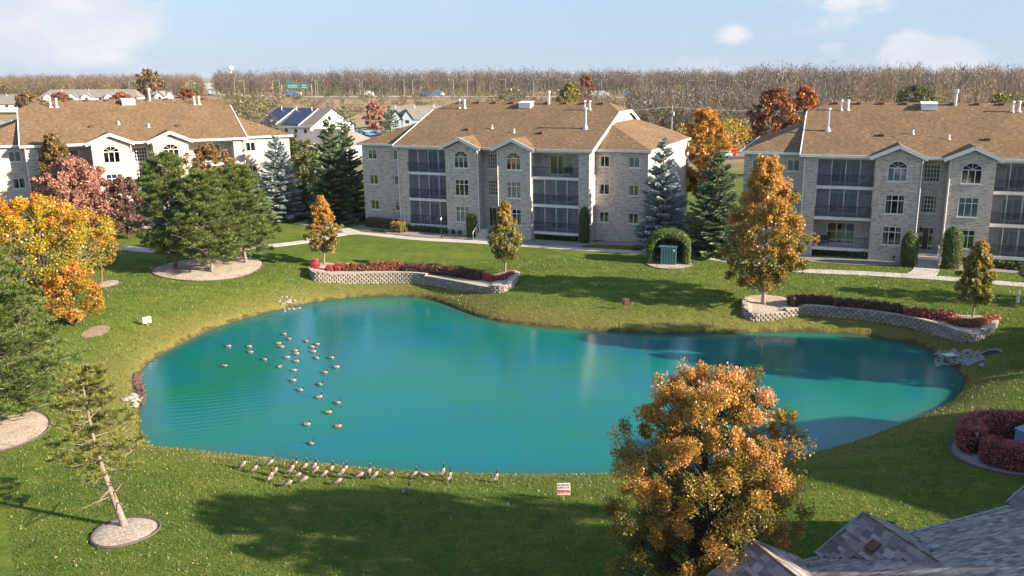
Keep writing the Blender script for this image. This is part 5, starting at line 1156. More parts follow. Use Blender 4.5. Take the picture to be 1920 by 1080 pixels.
culvert('flared concrete culvert with bars beside the grey rubble', G(1856, 666) + np.array([0, 0, -.15]), R(-58), .55, 8)
gp = G(1783, 672); t = thing('drain_grate', 'pale steel drain grate lying on the grey rubble', 'grate', gp + np.array([0, 0, .25]), R(12))
m = MB()
for q in ((-.62, -.4, -.55, .4), (.55, -.4, .62, .4)): m.box((q[0], q[1], 0), (q[2], q[3], .06))
m.box((-.55, -.4, 0), (.55, -.34, .06)); m.box((-.55, .34, 0), (.55, .4, .06)); m.build('frame', 'galv', t)
for k in range(11): x = -.5 + k * .1; m = MB(); m.box((x - .022, -.34, .01), (x + .022, .34, .05)); m.build('bar', 'white_metal', t)

# ------------------------------------------------------------------ signs and posts
def stake_sign(label, p, rz, boards, post_h, mat_post='stake'):
    t = thing('warning_sign', label, 'sign', p, rz); m = MB(); m.box((-.035, -.02, -.2), (.035, .03, post_h)); m.build('stake', mat_post, t)
    for (x0, z0, x1, z1, yaw, mat, rows) in boards:
        cx = (x0 + x1) / 2; w_, h_ = x1 - x0, z1 - z0; m = MB(); m.box((-w_ / 2, -.012, 0), (w_ / 2, .012, h_)); bd = m.build('board', mat, t); bd.location = (cx, -.045 - abs(math.sin(yaw)) * w_ * .5, z0); bd.rotation_euler = (0, 0, yaw)
        for (zr, hr, mr, segs) in rows:
            m = MB()
            for a, b in segs: m.box((-w_ / 2 + w_ * a, -.016, h_ * zr), (-w_ / 2 + w_ * b, -.0122, h_ * (zr + hr)))
            m.build('lettering', mr, bd)
words = lambda n, s: [(.06 + .9 * i / n, .06 + .9 * (i + .5 + .4 * random.Random(s + i).random()) / n) for i in range(n)]
stake_sign('white warning sign with red lettering on an orange stake on the near bank', G(1057, 938), R(0), [(-.29, .62, .29, .86, 0, 'sign_white', [(.12, .16, 'sign_dark', words(6, 1)), (.5, .34, 'galv', [(.04, .22), (.30, .62), (.66, .94)])]),
           (-.31, .28, .31, .60, 0, 'sign_pink', [(.84, .12, 'sign_white', [(.02, .98)]), (.46, .28, 'sign_red', words(8, 3)), (.08, .18, 'sign_white', words(5, 7)), (.28, .07, 'sign_red', words(9, 9))])], .70)
stake_sign('pair of white notice boards folded around one stake by the dirt patch', G(277, 611), R(20), [(-.30, .24, -.02, .74, .35, 'sign_white', [(.25, .1, 'sign_pink', words(3, 2)), (.5, .1, 'sign_pink', words(3, 4)), (.8, .08, 'galv', words(2, 5))]), (.02, .27, .32, .80, -.35, 'sign_white', [(.3, .06, 'sign_pink', words(3, 6))])], .76, 'stake')
stake_sign('brown backed notice board on a pinkish stake on the far bank', G(1173, 581), R(-4), [(-.30, .38, .30, .98, 0, 'sign_brown', [(.93, .05, 'stake', [(0, 1)]), (.1, .8, 'sign_dark', [(.03, .36)])])], 1.0, 'stake_red')
t = thing('marker_post', 'white marker post standing in the lawn', 'post', G(1908, 568)); m = MB(); m.lathe([(.11, -.1), (.11, .9), (.09, .98), (.03, 1.02)], 12); m.build('tube', 'white_paint', t); m = MB(); m.lathe([(.115, .62), (.115, .74)], 12, cap=False); m.build('band', 'galv', t)

# ------------------------------------------------------------------ geese
def goose_meshes(pose, pitch=0.):
    """one continuous skin: tail, body, neck, head, bill"""
    body = [(-.46, .37, .015, .008), (-.38, .375, .07, .022), (-.28, .385, .11, .06), (-.16, .385, .15, .115), (-.02, .385, .168, .145), (.12, .395, .16, .145), (.21, .425, .125, .125)]
    neck = {'up': [(.265, .50, .075, .08), (.285, .60, .045, .048), (.285, .70, .036, .036), (.28, .80, .034, .034), (.295, .855, .043, .046), (.335, .875, .041, .044), (.38, .868, .026, .027), (.445, .855, .008, .008)],
            'mid': [(.275, .48, .075, .08), (.315, .56, .047, .05), (.335, .635, .037, .037), (.35, .70, .035, .035), (.375, .745, .043, .046), (.415, .755, .041, .043), (.46, .745, .026, .026), (.52, .73, .008, .008)],
            'low': [(.29, .42, .08, .08), (.37, .40, .05, .05), (.44, .33, .038, .038), (.49, .24, .035, .035), (.52, .17, .043, .043), (.55, .12, .04, .042), (.575, .08, .025, .025), (.60, .035, .008, .008)]}[pose]
    rings = body + neck; n = 12
    if pitch:      # standing birds carry the breast high
        cp, sp = math.cos(pitch), math.sin(pitch); rings = [(x * cp - (z - .38) * sp * (.25 if i >= 7 else 1), .38 + x * sp + (z - .38) * (cp if i < 7 else 1), a, b_) for i, (x, z, a, b_) in enumerate(rings)]
    mb = MB(); P = np.array([(r[0], 0, r[1]) for r in rings]); T = unit(np.gradient(P, axis=0))
    for k, (x, z, ry, rz) in enumerate(rings):
        tn = T[k]; upv = unit(np.cross(tn, (0, 1., 0)) * -1); upv = np.array([-tn[2], 0, tn[0]])
        for j in range(n):
            a = 2 * math.pi * j / n; q = P[k] + np.array([0, 1, 0]) * ry * math.cos(a) + upv * rz * math.sin(a); mb.v.append(tuple(q))
    mats = [4, 3, 3, 0, 0, 1, 1, 4, 4, 4, 4, 4, 4, 4]; nb = len(body)
    for k in range(len(rings) - 1):
        for j in range(n):
            mi = mats[k]
            if k in (3, 4, 5) and not (7 <= j <= 10): mi = 0 if k < 5 else 1
            if k in (3, 4) and 7 <= j <= 10: mi = 2
            if k == nb + 4 and j in (11, 0, 5, 6, 7, 10): mi = 3
            mb.f.append((k * n + j, k * n + (j + 1) % n, (k + 1) * n + (j + 1) % n, (k + 1) * n + j)); mb.m.append(mi)
    mb.f.append(tuple(range(n))[::-1]); mb.m.append(4)
    me = mb.mesh('body', ['goose_brown', 'goose_pale', 'goose_pale', 'goose_white', 'goose_black'], True, False)
    w_ = MB(); prof = [(-.42, .405, .012, .015), (-.3, .415, .03, .05), (-.15, .415, .042, .085), (.0, .41, .045, .10), (.12, .41, .035, .085), (.19, .42, .01, .03)]
    for k, (x, z, a_, b_) in enumerate(prof):
        for j in range(8): t = 2 * math.pi * j / 8; w_.v.append((x, (.045 + .085 * math.sin(math.pi * (x + .45) / .75)) + a_ * math.cos(t) + .015, z + b_ * math.sin(t)))
    for k in range(5):
        for j in range(8): w_.f.append((k * 8 + j, k * 8 + (j + 1) % 8, (k + 1) * 8 + (j + 1) % 8, (k + 1) * 8 + j)); w_.m.append(1 if k == 0 else 0)
    w_.f += [tuple(range(8))[::-1], tuple(40 + j for j in range(8))]; w_.m += [1, 0]
    if pitch: w_.v = [(x * cp - (z - .38) * sp, y, .38 + x * sp + (z - .38) * cp) for x, y, z in w_.v]
    wl = w_.mesh('wing', ['goose_wing', 'goose_black'], True, False); w_.v = [(x, -y, z) for x, y, z in w_.v]; w_.f = [f[::-1] for f in w_.f]; wr = w_.mesh('wing', ['goose_wing', 'goose_black'], True, False)
    lg = MB(); lg.tube([(.02, 0, .30), (.0, 0, .17), (.015, 0, .02)], [.03, .014, .012], 6); lg.prism([(-.02, 0, 0), (.10, -.05, 0), (.12, 0, 0), (.10, .05, 0)], (0, 0, .018)); leg = lg.mesh('leg', 'goose_black', uv=False)
    return me, wl, wr, leg
GOOSE = {(p, sw): goose_meshes(p, 0. if sw or p == 'low' else (.48 if p == 'up' else .3)) for p in ('up', 'mid', 'low') for sw in (True, False)}
def goose(p, yaw, pose, label, group, swim, sc=1.0):
    me, wl, wr, leg = GOOSE[pose, swim]; t = thing('goose', label, 'goose', (p[0], p[1], (p[2] - .29 * sc) if swim else p[2] + .0), yaw, group); t.scale = (sc, sc, sc)
    link('body', me, t); link('wing', wl, t); link('wing', wr, t)
    if not swim:
        for s in (-1, 1): link('leg', leg, t, (.015 * s, .065 * s, 0))
swim = [(118, 200), (280, 202), (290, 245), (398, 303), (87, 356), (552, 105), (588, 142), (508, 178), (533, 205), (722, 160), (808, 184), (768, 206), (638, 235), (647, 258), (780, 242), (576, 287), (804, 292), (920, 290), (648, 317), (519, 360),
        (627, 388), (960, 363), (868, 405), (622, 467), (828, 497), (677, 542), (825, 597), (968, 641), (897, 715), (731, 810), (974, 825), (760, 957)]
low_n = {(768, 206), (780, 242), (648, 317), (804, 292), (828, 497)}
for i, q in enumerate(swim):
    p = at_z(400 + q[0] / 4.154, 602 + q[1] / 4.154); yaw = random.gauss(.15, .25); pose = 'mid' if (q in low_n or i % 4 == 1) else 'up'
    lab, grp = ('brown goose swimming with its black neck held upright', 'geese swimming with necks upright') if pose == 'up' else ('brown goose swimming with its neck drawn low and forward', 'geese swimming with necks low')
    if q == (87, 356): yaw, lab, grp = R(178), 'lone goose swimming the opposite way to the rest of the flock', None
    if q == (519, 360): yaw, lab, grp = R(85), 'goose swimming straight away towards the far bank amid the flock', None
    goose(p, yaw, pose, lab, grp, True, random.uniform(.60, .68))
shore = [(92, 178), (172, 205), (277, 165), (310, 226), (284, 262), (422, 212), (440, 178), (510, 192), (576, 186), (586, 215), (465, 247), (507, 280), (405, 303), (688, 214), (645, 240), (785, 208), (764, 236), (740, 290), (888, 250), (945, 234), (988, 250), (1092, 242), (1252, 245), (1322, 252), (1448, 230), (1498, 260), (1812, 267), (1205, 352)]
for i, q in enumerate(shore):
    p = G(430 + q[0] / 3.623, 830 + q[1] / 3.623); yaw = random.gauss(.75, .35); pose = 'up'
    lab, grp = 'brown goose standing on the near grass bank with its neck upright', 'geese standing upright on the near bank'
    if i in (10, 11, 12, 17, 18, 21): pose, lab, grp = 'mid', 'brown goose on the near grass bank with its neck stretched forward', 'geese stretching forward on the near bank'; yaw = random.gauss(.35, .2)
    if q == (1322, 252): pose, yaw, lab, grp = 'low', R(160), 'goose with its head lowered to the grass at the water edge', None
    if q == (1205, 352): lab, grp = 'goose standing apart on the grass, farthest from the water edge', None
    if q == (1812, 267): lab, grp, yaw = 'goose at the end of the flock beside the warning sign', None, R(70)
    goose(p, yaw, pose, lab, grp, False, random.uniform(.60, .68))

# ------------------------------------------------------------------ grass blades and fallen leaves near the camera
def scatter(n, ymax, seed):
    g = np.random.default_rng(seed); D = 22 + (ymax - 22) * g.uniform(0, 1, n) ** 1.25; xr = (XC * -1 / F, (1920 - XC) / F)
    x = D * 1.06 * g.uniform(xr[0] - .02, xr[1] + .02, n); P = np.c_[x, D]; s = pond_sd(P); k = s > .12; P, s = P[k], s[k]; return P, hgt(P, s), s, g
P, z, s, g = scatter(300000, 84, 5)
D = g.normal(0, .55, (len(P), 3)); D[:, 2] = 1.0
V, Fc = blades(np.c_[P, z - .01], D, g.uniform(.06, .15, len(P)) * (1 + .25 * (P[:, 1] > 50)), .020 + .00042 * P[:, 1], g)
pn = np.sin(P[:, 0] * .7) * np.sin(P[:, 1] * .9 + 1) + np.sin(P[:, 0] * .23 + P[:, 1] * .31) + 1.1 * np.sin(P[:, 0] * 2.3 + np.sin(P[:, 1] * 1.7) * 2) * np.sin(P[:, 1] * 2.9 + np.sin(P[:, 0] * 1.1) * 2)
v = np.clip(.46 + .10 * pn + g.normal(0, .18, len(P)) + .45 * np.exp(-s / 1.6), 0, 1)
link('grass', np_mesh('grass', V, Fc, 'grass', v), kind='stuff', label='short mown grass blades on the lawn around the pond', category='grass')
P, z, s, g = scatter(2000, 80, 6)
V, Fc = leaves(np.c_[P, z + .06], .045, np.array([0, 0, 1.5]), .6, .7, g)
link('fallen_leaves', np_mesh('fallen_leaves', V, Fc, 'litter', g.uniform(0, 1, len(P))), kind='stuff', label='pale fallen leaves scattered over the lawn', category='leaves')

# ------------------------------------------------------------------ the land behind: woods, field, highway, houses
def bare_arrays(seed, H, cr, n, z0=.18):
    """leafless tree out of tapering slivers: trunk, limbs, twigs"""
    g = np.random.default_rng(seed); P, D, L, W_, v = [], [], [], [], []
    for k in range(3): P.append((g.normal(0, .05), g.normal(0, .05), -.3)); D.append((g.normal(0, .03), g.normal(0, .03), 1)); L.append(H * .74); W_.append(H * .026); v.append(.55)
    cz, rz_ = H * (z0 + .98) / 2, H * (1 - z0) / 2; fork = np.array([0, 0, H * (z0 + .02)])
    for k in range(10):
        a = k * 2.4; t_ = .35 + .6 * k / 10; q = np.array([math.cos(a) * cr * .8 * math.sin(t_ * 2.6 + .3), math.sin(a) * cr * .8 * math.sin(t_ * 2.6 + .3), H * (.42 + .5 * t_)]); p = np.array([0, 0, H * (z0 + .4 * t_)])
        P.append(p); D.append(q - p); L.append(np.linalg.norm(q - p)); W_.append(H * .011); v.append(g.uniform(.35, .75))
    for s in range(n):      # twigs fill a rounded, lumpy crown
        d = unit(g.normal(size=3)); f = g.uniform(.25, 1) ** .5; lump = 1 + .16 * math.sin(d[0] * 5 + seed) * math.sin(d[1] * 4 + 2 * seed); p = np.array([d[0] * cr * f * lump, d[1] * cr * f * lump, cz + d[2] * rz_ * f * lump])
        dd = unit(p - fork) + g.normal(0, .45, 3); P.append(p - unit(dd) * H * .05); D.append(dd); L.append(H * g.uniform(.06, .13)); W_.append(H * .0050 * g.uniform(.7, 1.5)); v.append(g.uniform(0, 1))
    return np.array(P, float), np.array(D, float), np.array(L), np.array(W_), np.array(v), g
def bare_mesh(seed, H, cr, n, mat, z0=.18):
    P, D, L, W_, v, g = bare_arrays(seed, H, cr, n, z0); V, Fc = blades(P, D, L, W_, g); return np_mesh('bare_tree', V, Fc, mat, v)
BARE = {m: [bare_mesh(200 + i + 10 * j, 1.0 * 18, 4.6, 700, m) for i in range(4)] for j, m in enumerate(('twig_wood', 'twig_wood_warm', 'twig_wood_red'))}
SCRUB = {m: [] for m in ('leaf_scrub', 'leaf_scrub_green', 'leaf_yellow', 'leaf_russet', 'leaf_olive', 'needle_spruce')}
def scrub_mesh(seed, mat, n=520):
    g = np.random.default_rng(seed); c = unit(g.normal(size=(16, 3))) * g.uniform(.4, 1, (16, 1)) ** .5; c[:, 2] = c[:, 2] * .42 + .56; i = g.integers(0, 16, n)
    q = unit(g.normal(size=(n, 3))) * g.uniform(0, 1, (n, 1)) ** .4 * .46; P = c[i] * np.array([1, 1, 1.]) * np.array([.5, .5, 1.]) + q * np.array([.55, .55, .5]); P[:, 2] = np.abs(P[:, 2])
    V, Fc = leaves(P * 6.0, .22, None, 1.0, g=g); return np_mesh('scrub', V, Fc, mat, np.clip(g.uniform(0, 1, 16)[i] * .7 + g.uniform(0, .3, n), 0, 1))
for j, m in enumerate(SCRUB): SCRUB[m] = [scrub_mesh(300 + i + 10 * j, m) for i in range(3)]
gw = random.Random(17)
def gapped(px, D): return D > 430 and 376 < px < 402
def plant(n, px0, px1, D0, D1, H0, H1, pal, label, group, name='bare_tree', jit=.0):
    for i in range(n):
        px = px0 + (px1 - px0) * (i + gw.random()) / n; Dd = D0 + (D1 - D0) * gw.random() ** 1.3
        if gapped(px, Dd): continue
        m = gw.choices([q[0] for q in pal], [q[1] for q in pal])[0]; p = wx(px, Dd); H = gw.uniform(H0, H1)
        isb = m in BARE; H = H if isb else min(H, gw.uniform(7, 12)); me_ = gw.choice(BARE[m] if isb else SCRUB[m]); s = H / (18 if isb else 6.0)
        nm_, lb_ = name, label
        if not isb and 'bare' in name or (isb and name != 'bare_tree'):
            wh = label[min(label.find(q) for q in (' in ', ' along ', ' beside ', ' behind ', ' showing ', ' under ', ' between ', ' across ') if q in label):]
            kind = 'shrub' if H < 6 else 'tree'; nm_ = ('bare_' if isb else 'leafy_') + kind
            lb_ = {'twig_wood': 'leafless grey brown', 'twig_wood_warm': 'leafless tawny', 'twig_wood_red': 'leafless reddish', 'leaf_scrub': 'tan leaved', 'leaf_olive': 'olive brown', 'leaf_yellow': 'golden yellow', 'leaf_scrub_green': 'olive green', 'needle_spruce': 'dark evergreen', 'leaf_russet': 'russet leaved'}[m] + ' ' + kind + wh
        o = link(nm_, me_, None, (p[0], p[1], p[2] - .1), gw.uniform(0, 6.28), label=lb_, category='tree' if H >= 6 else 'shrub', group=group if lb_ == label else ' '.join(lb_.split()[:3]) + ' among ' + group); o.scale = (s * gw.uniform(.8, 1.15) * (1 if isb else 1.1), s * gw.uniform(.8, 1.15), s)
tw = [('twig_wood', 5), ('twig_wood_warm', 2), ('twig_wood_red', 1)]
plant(95, 400, 1420, 615, 690, 12, 21, tw + [('leaf_scrub', .8), ('leaf_olive', .35), ('leaf_scrub_green', .3)], 'leafless brown tree in the front of the wood beyond the highway', 'trees in front of the far wood')
plant(60, 1420, 1960, 320, 470, 13, 22, tw + [('leaf_scrub', .9), ('leaf_olive', .5)], 'tall leafless tree in the wood behind the building with steps', 'tall bare trees behind the building with steps')
plant(62, -30, 378, 555, 640, 13, 17, [('twig_wood_warm', 4), ('twig_wood', 2), ('leaf_scrub', 2), ('leaf_yellow', .5), ('leaf_olive', 1.2), ('needle_spruce', .3)], 'tawny half bare tree in the wood behind the sunlit building', 'trees behind the sunlit building')
plant(52, 1255, 1450, 205, 330, 8, 13, [('twig_wood_warm', 5), ('twig_wood', 4), ('leaf_scrub', 1), ('leaf_scrub_green', 1.5)], 'thin pale sapling in the thicket across the road', 'saplings in the thicket across the road')
plant(30, 880, 1260, 290, 400, 9, 16, [('twig_wood_warm', 4), ('twig_wood', 3), ('leaf_scrub_green', 1.5), ('leaf_olive', 1)], 'pale bare tree behind the ridge of the gabled building', 'bare trees behind the gabled roof')
plant(30, 395, 520, 250, 420, 6, 11, [('leaf_scrub', 5), ('twig_wood_warm', 3), ('leaf_scrub_green', 2)], 'tan scrub tree beside the dry field', 'scrub trees beside the dry field', 'scrub_tree')
plant(34, 560, 1000, 560, 600, 4, 9, [('leaf_scrub', 3), ('leaf_scrub_green', 2), ('twig_wood', 3)], 'scrubby bush along the highway verge', 'bushes along the highway verge', 'verge_shrub')
plant(24, 1540, 1930, 210, 300, 7, 12, [('leaf_scrub_green', 5), ('leaf_scrub', 3), ('twig_wood_warm', 2)], 'olive green bushy tree showing over the roof of the building with steps', 'bushy trees over the roof', 'bushy_tree')
plant(26, 1290, 1450, 215, 260, 2.5, 5, [('leaf_scrub', 4), ('leaf_scrub_green', 4)], 'low olive shrub under the saplings across the road', 'low shrubs across the road', 'low_shrub')
plant(46, 420, 900, 380, 575, 3, 8, [('leaf_scrub', 4), ('leaf_scrub_green', 1.5), ('twig_wood', 3), ('twig_wood_warm', 3)], 'sparse brown scrub bush in the dry field before the highway', 'scrub in the dry field', 'field_scrub')
plant(30, 860, 1300, 330, 540, 5, 11, [('leaf_scrub', 3), ('leaf_scrub_green', 1.5), ('twig_wood', 4), ('twig_wood_warm', 3)], 'brown scrub tree between the gabled roof and the highway', 'scrub behind the gabled roof', 'roadside_scrub')
plant(10, 1270, 1440, 190, 250, 6, 9, [('leaf_yellow', 2), ('leaf_scrub_green', 2)], 'yellow leaved sapling in the thicket across the road', 'yellow saplings in the thicket', 'yellow_sapling')
# the body of the far woods: reads as one mass
def wood_mass(name, label, zones, mat, seed):
    g = np.random.default_rng(seed); Vs, Fs, vs_, k0 = [], [], [], 0; protos = [bare_arrays(400 + i, 18, 4.6, 120) for i in range(5)]
    for n, px0, px1, D0, D1, H0, H1 in zones:
        for i in range(n):
            px, Dd = g.uniform(px0, px1), D0 + (D1 - D0) * g.uniform() ** .8
            if gapped(px, Dd): continue
            p = wx(px, Dd); P, D, L, W_, v, _ = protos[g.integers(0, 5)]; s = g.uniform(H0, H1) / 18; a = g.uniform(0, 6.28); Rm = np.array([[math.cos(a), -math.sin(a), 0], [math.sin(a), math.cos(a), 0], [0, 0, 1]])
            V, Fc = blades(P @ Rm.T * s + p, D @ Rm.T, L * s, W_ * s * 2.3, g); Vs.append(V); Fs.append(Fc + k0); k0 += len(V); vs_.append(np.clip(v * .8 + g.uniform(-.1, .3), 0, 1))
    link(name, np_mesh(name, np.concatenate(Vs), np.concatenate(Fs), mat, np.concatenate(vs_)), kind='stuff', label=label, category='wood')
wood_mass('far_wood', 'grey brown leafless wood stretching to the horizon beyond the highway', [(950, 400, 1450, 640, 1000, 13, 22), (460, 1400, 2000, 420, 900, 13, 23), (420, -120, 2050, 1000, 1900, 16, 21)], 'twig_wood', 1)
wood_mass('tawny_wood', 'tawny leafless wood beyond the houses and the sunlit building', [(420, -120, 380, 600, 900, 11, 17)], 'twig_wood_warm', 2)
wood_mass('thicket', 'dense thicket of thin grey saplings across the road', [(420, 1180, 1560, 225, 430, 8, 13)], 'twig_wood', 3)
wood_mass('russet_wood', 'reddish leafless wood on the skyline', [(170, -60, 378, 950, 1150, 17, 20)], 'twig_wood_red', 4)
def crown_mass(name, label, zones, seed):
    g = np.random.default_rng(seed); Ps, vs_ = [], []
    for n, px0, px1, D0, D1, H0, H1 in zones:
        for i in range(n):
            px, Dd = g.uniform(px0, px1), D0 + (D1 - D0) * g.uniform() ** .8
            if gapped(px, Dd): continue
            p = wx(px, Dd); H = g.uniform(H0, H1); q = unit(g.normal(size=(90, 3))) * g.uniform(.3, 1, (90, 1)) ** .5 * np.array([H * .27, H * .27, H * .36]) * (1 + .2 * g.normal(size=(90, 1)))
            Ps.append(p + q + np.array([0, 0, H * .58])); vs_.append(np.clip(g.uniform(0, .8) + g.normal(0, .12, 90), 0, 1))
    P = np.concatenate(Ps); V, Fc = leaves(P, .42, None, 1.0, .5, g); link(name, np_mesh(name, V, Fc, 'leaf_farwood', np.concatenate(vs_)), kind='stuff', label=label, category='wood')
crown_mass('rust_wood', 'rust brown crowns still in leaf scattered through the far woods', [(420, 400, 1450, 625, 950, 11, 20), (230, 1400, 2000, 400, 800, 11, 20), (230, -120, 378, 570, 850, 9, 16), (130, 1180, 1560, 240, 430, 6, 11)], 21)
# single trees one can pick out
for nm, px, D_, H, cr, mat, lab, vb in (('oak_tree', 278, 540, 18, 9, 'leaf_olive', 'large olive crowned tree behind the small white gabled house', (.4, .5, .2)), ('golden_tree', 1068, 280, 14.5, 4.6, 'leaf_yellow', 'golden yellow tree behind the ridge of the gabled building', (-.05, .35, .2)),
                                         ('red_tree', 1098, 430, 15.5, 4.2, 'leaf_russet', 'small red brown tree in front of the far wood', (.2, .4, .1)), ('red_maple', 700, 284, 9.2, 3.7, 'leaf_pink', 'coral red maple beside the parking lot', (.4, .5, .2)),
                                         ('willow_tree', 1720, 235, 14.0, 7.0, 'leaf_scrub_green', 'broad olive green tree rising behind the long roof ridge', (.2, .5, .2)), ('yellow_tree', 1880, 225, 12.5, 3.6, 'leaf_yellow', 'yellow green tree behind the long roof ridge', (-.1, .3, .1)),
                                         ('russet_shrub', 45, 400, 9, 5.5, 'leaf_olive', 'round russet green tree beside the grey roofed house', (.2, .6, .2)), ('russet_shrub', 107, 470, 6.6, 5.2, 'leaf_russet', 'round russet shrub in front of the long white house', (.1, .5, .2)),
                                         ('russet_shrub', 222, 470, 6.6, 5.0, 'leaf_russet', 'round rusty orange shrub at the end of the long white house', (.3, .5, .2)), ('olive_shrub', 515, 185, 6.0, 4.5, 'leaf_scrub_green', 'olive shrub in front of the house with roof panels', (.2, .5, .2)),
                                         ('crimson_shrub', 345, 430, 10.0, 5.0, 'leaf_russet', 'rusty tree next to the small white gabled house', (.1, .5, .2))):
    broadleaf(nm, lab, at_dist(px, D_), H, cr, 1.0 if 'shrub' not in nm else .3, 'round', mat, 60, 130, .13 * D_ / 150 + .05, int(px) + 500, clump=cr * .27, vb=vb, limbs='shrub' not in nm)
for px, D_, H, cr, sd_, lab in ((640, 235, 11.5, 4.6, 1, 'tall dark conifer behind the utility pole'), (612, 260, 10, 3.4, 2, 'dark conifer behind the house with roof panels'), (727, 262, 9.0, 3.6, 3, 'conical green conifer next to the coral red maple'), (231, 545, 10, 4, 4, 'small dark conifer behind the long white house'), (1585, 260, 9, 3.0, 5, 'bluish conifer peeking over the long roof ridge')):
    spruce('conifer', lab, at_dist(px, D_), H, cr, 'needle_spruce', 600 + sd_, 14, 8, 26, .34)

# highway, road and parking lot
def road(name, label, pts, width, mat='asphalt', dz=.02):
    C = resample(catmull(np.array(pts)[:, :2], 8), 6.0); T = unit(np.gradient(C, axis=0)); N = np.c_[-T[:, 1], T[:, 0]]
    return strip_bed(name, label, C + N * width / 2, C - N * width / 2, mat, dz, 5, 3)
HW = [wx(388, 1900), wx(389, 1100), wx(398, 760), wx(470, 640), wx(600, 612), wx(800, 600), wx(1000, 585), wx(1200, 560), wx(1400, 520), wx(1700, 470), wx(2100, 420)]
road('highway', 'grey highway crossing below the far wood', HW, 22, 'concrete', .12)
road('road', 'asphalt road behind the buildings', [wx(1250, 178), wx(1330, 186), wx(1390, 190), wx(1440, 188), wx(1560, 180)], 7, 'asphalt', .05)
strip_bed('parking_lot', 'dark asphalt parking lot behind the gabled building', [wx(630, 192), wx(690, 194), wx(790, 190)], [wx(630, 285), wx(690, 290), wx(790, 290)], 'asphalt', .05, 6, 4)
def light_pole(px, D_, arm, h=11.5):
    p = wx(px, D_); t = thing('highway_light', 'tall steel highway light pole with a single arm', 'light pole', p, 0, 'light poles along the highway'); m = MB(); m.tube([(0, 0, -.2), (0, 0, h * .97), (arm * .5, 0, h), (arm * 3.2, 0, h + .1)], [.15, .10, .09, .07], 5); m.build('pole', 'pole_steel', t)
    m = MB(); m.box((arm * 3.2 - .5, -.22, h - .02), (arm * 3.2 + .5, .22, h + .22)); m.build('lamp_head', 'pole_steel', t)
for px, D_, arm in ((438, 600, 1), (456, 590, -1), (510, 592, 1), (523, 588, -1), (590, 592, 1), (594, 586, -1), (674, 588, -1), (678, 580, 1), (757, 580, -1), (773, 575, 1), (850, 572, -1), (876, 566, 1), (948, 566, -1), (1000, 560, 1), (1070, 550, -1), (1128, 540, 1), (1206, 530, -1), (1290, 505, 1), (1342, 490, -1), (1472, 470, 1), (1518, 455, -1), (1680, 440, 1), (240, 560, 1), (370, 720, 1), (399, 720, -1)): light_pole(px, D_, arm)
def far_truck(label, px, D_, L, mat, rz):
    p = wx(px, D_); t = thing('truck', label, 'truck', p + np.array([0, 0, .14]), rz); m = MB(); m.box((-L / 2, -1.3, 1.0), (L / 2 - 2.6, 1.3, 4.0)); m.build('trailer', mat, t); m = MB(); m.prism([(L / 2 - 2.3, -1.2, .7), (L / 2, -1.2, .7), (L / 2, -1.2, 1.9), (L / 2 - .5, -1.2, 3.1), (L / 2 - 2.3, -1.2, 3.2)], (0, 2.4, 0)); m.build('cab', 'trailer_white', t)
    for x in (-L / 2 + 1, -L / 2 + 2.2, L / 2 - 1): m = MB(); m.tube([(x, -1.32, .55), (x, 1.32, .55)], .55, 10); m.build('wheel', 'tyre', t)
far_truck('blue box truck under the green highway signs', 548, 612, 11, 'trailer_blue', R(-4)); far_truck('small white box truck on the highway', 690, 604, 6.5, 'trailer_white', R(-4)); far_truck('long blue and white semi truck on the highway', 808, 600, 17, 'trailer_blue', R(-5)); far_truck('white semi truck behind the golden tree', 1120, 570, 15, 'trailer_white', R(-8)); far_truck('blue truck behind the pale bare trees', 1188, 560, 12, 'trailer_blue', R(-9)); far_truck('blue truck in the gap of the highway corridor', 391, 700, 9, 'trailer_blue', R(-70))
gp = wx(560, 603); t = thing('sign_gantry', 'steel sign gantry over the highway with two green direction signs', 'sign gantry', gp, R(-3))
for x in (-12.5, 8.5): m = MB(); m.tube([(x, 0, -.3), (x, 0, 8.2)], .22, 6); m.build('upright', 'pole_steel', t)
for z_ in (7.0, 8.2): m = MB(); m.bar((-12.5, 0, z_), (8.5, 0, z_), .2); m.build('truss_beam', 'pole_steel', t)
for (x0, x1, z0_, z1_) in ((-9.0, 0.2, 5.6, 9.6), (1.4, 5.6, 5.2, 9.8)):
    m = MB(); m.box((x0, -.4, z0_), (x1, -.3, z1_)); bd = m.build('sign_panel', 'sign_green', t); m = MB()
    for a, b in ((.25, .32), (.55, .62)): m.box((x0 + (x1 - x0) * .12, -.43, z0_ + (z1_ - z0_) * a), (x1 - (x1 - x0) * .15, -.405, z0_ + (z1_ - z0_) * b))
    m.build('lettering', 'sign_white', bd)
m = MB(); m.box((-9.0, -.4, 9.62), (-5.6, -.3, 11.2)); m.build('exit_panel', 'sign_green', t)
bp = wx(345, 690); t = thing('overpass', 'low green railed highway overpass behind the tree tops', 'bridge', bp, R(4)); m = MB(); m.box((-18, -4, 6.0), (10, 4, 6.9)); m.build('deck', 'concrete', t); m = MB(); m.box((-18, -4.2, 5.0), (10, -4.02, 6.4)); m.build('girder', 'sign_green', t)
for x in (-10, 4): m = MB(); m.box((x - .6, -3.5, -.5), (x + .6, 3.5, 6.0)); m.build('pier', 'concrete', t)
p = wx(434, 1850); t = thing('water_tower', 'white round water tower rising above the far wood', 'water tower', p); m = MB(); m.lathe([(2.2, -.5), (1.8, 24), (2.2, 26)], 14); m.build('stem', 'tower_white', t); m = MB(); m.lathe([(2.2, 25.5), (5.4, 27.6), (6.4, 30.2), (5.6, 32.8), (3.2, 34.6), (.4, 35.2)], 20); m.build('tank', 'tower_white', t, smooth=True)
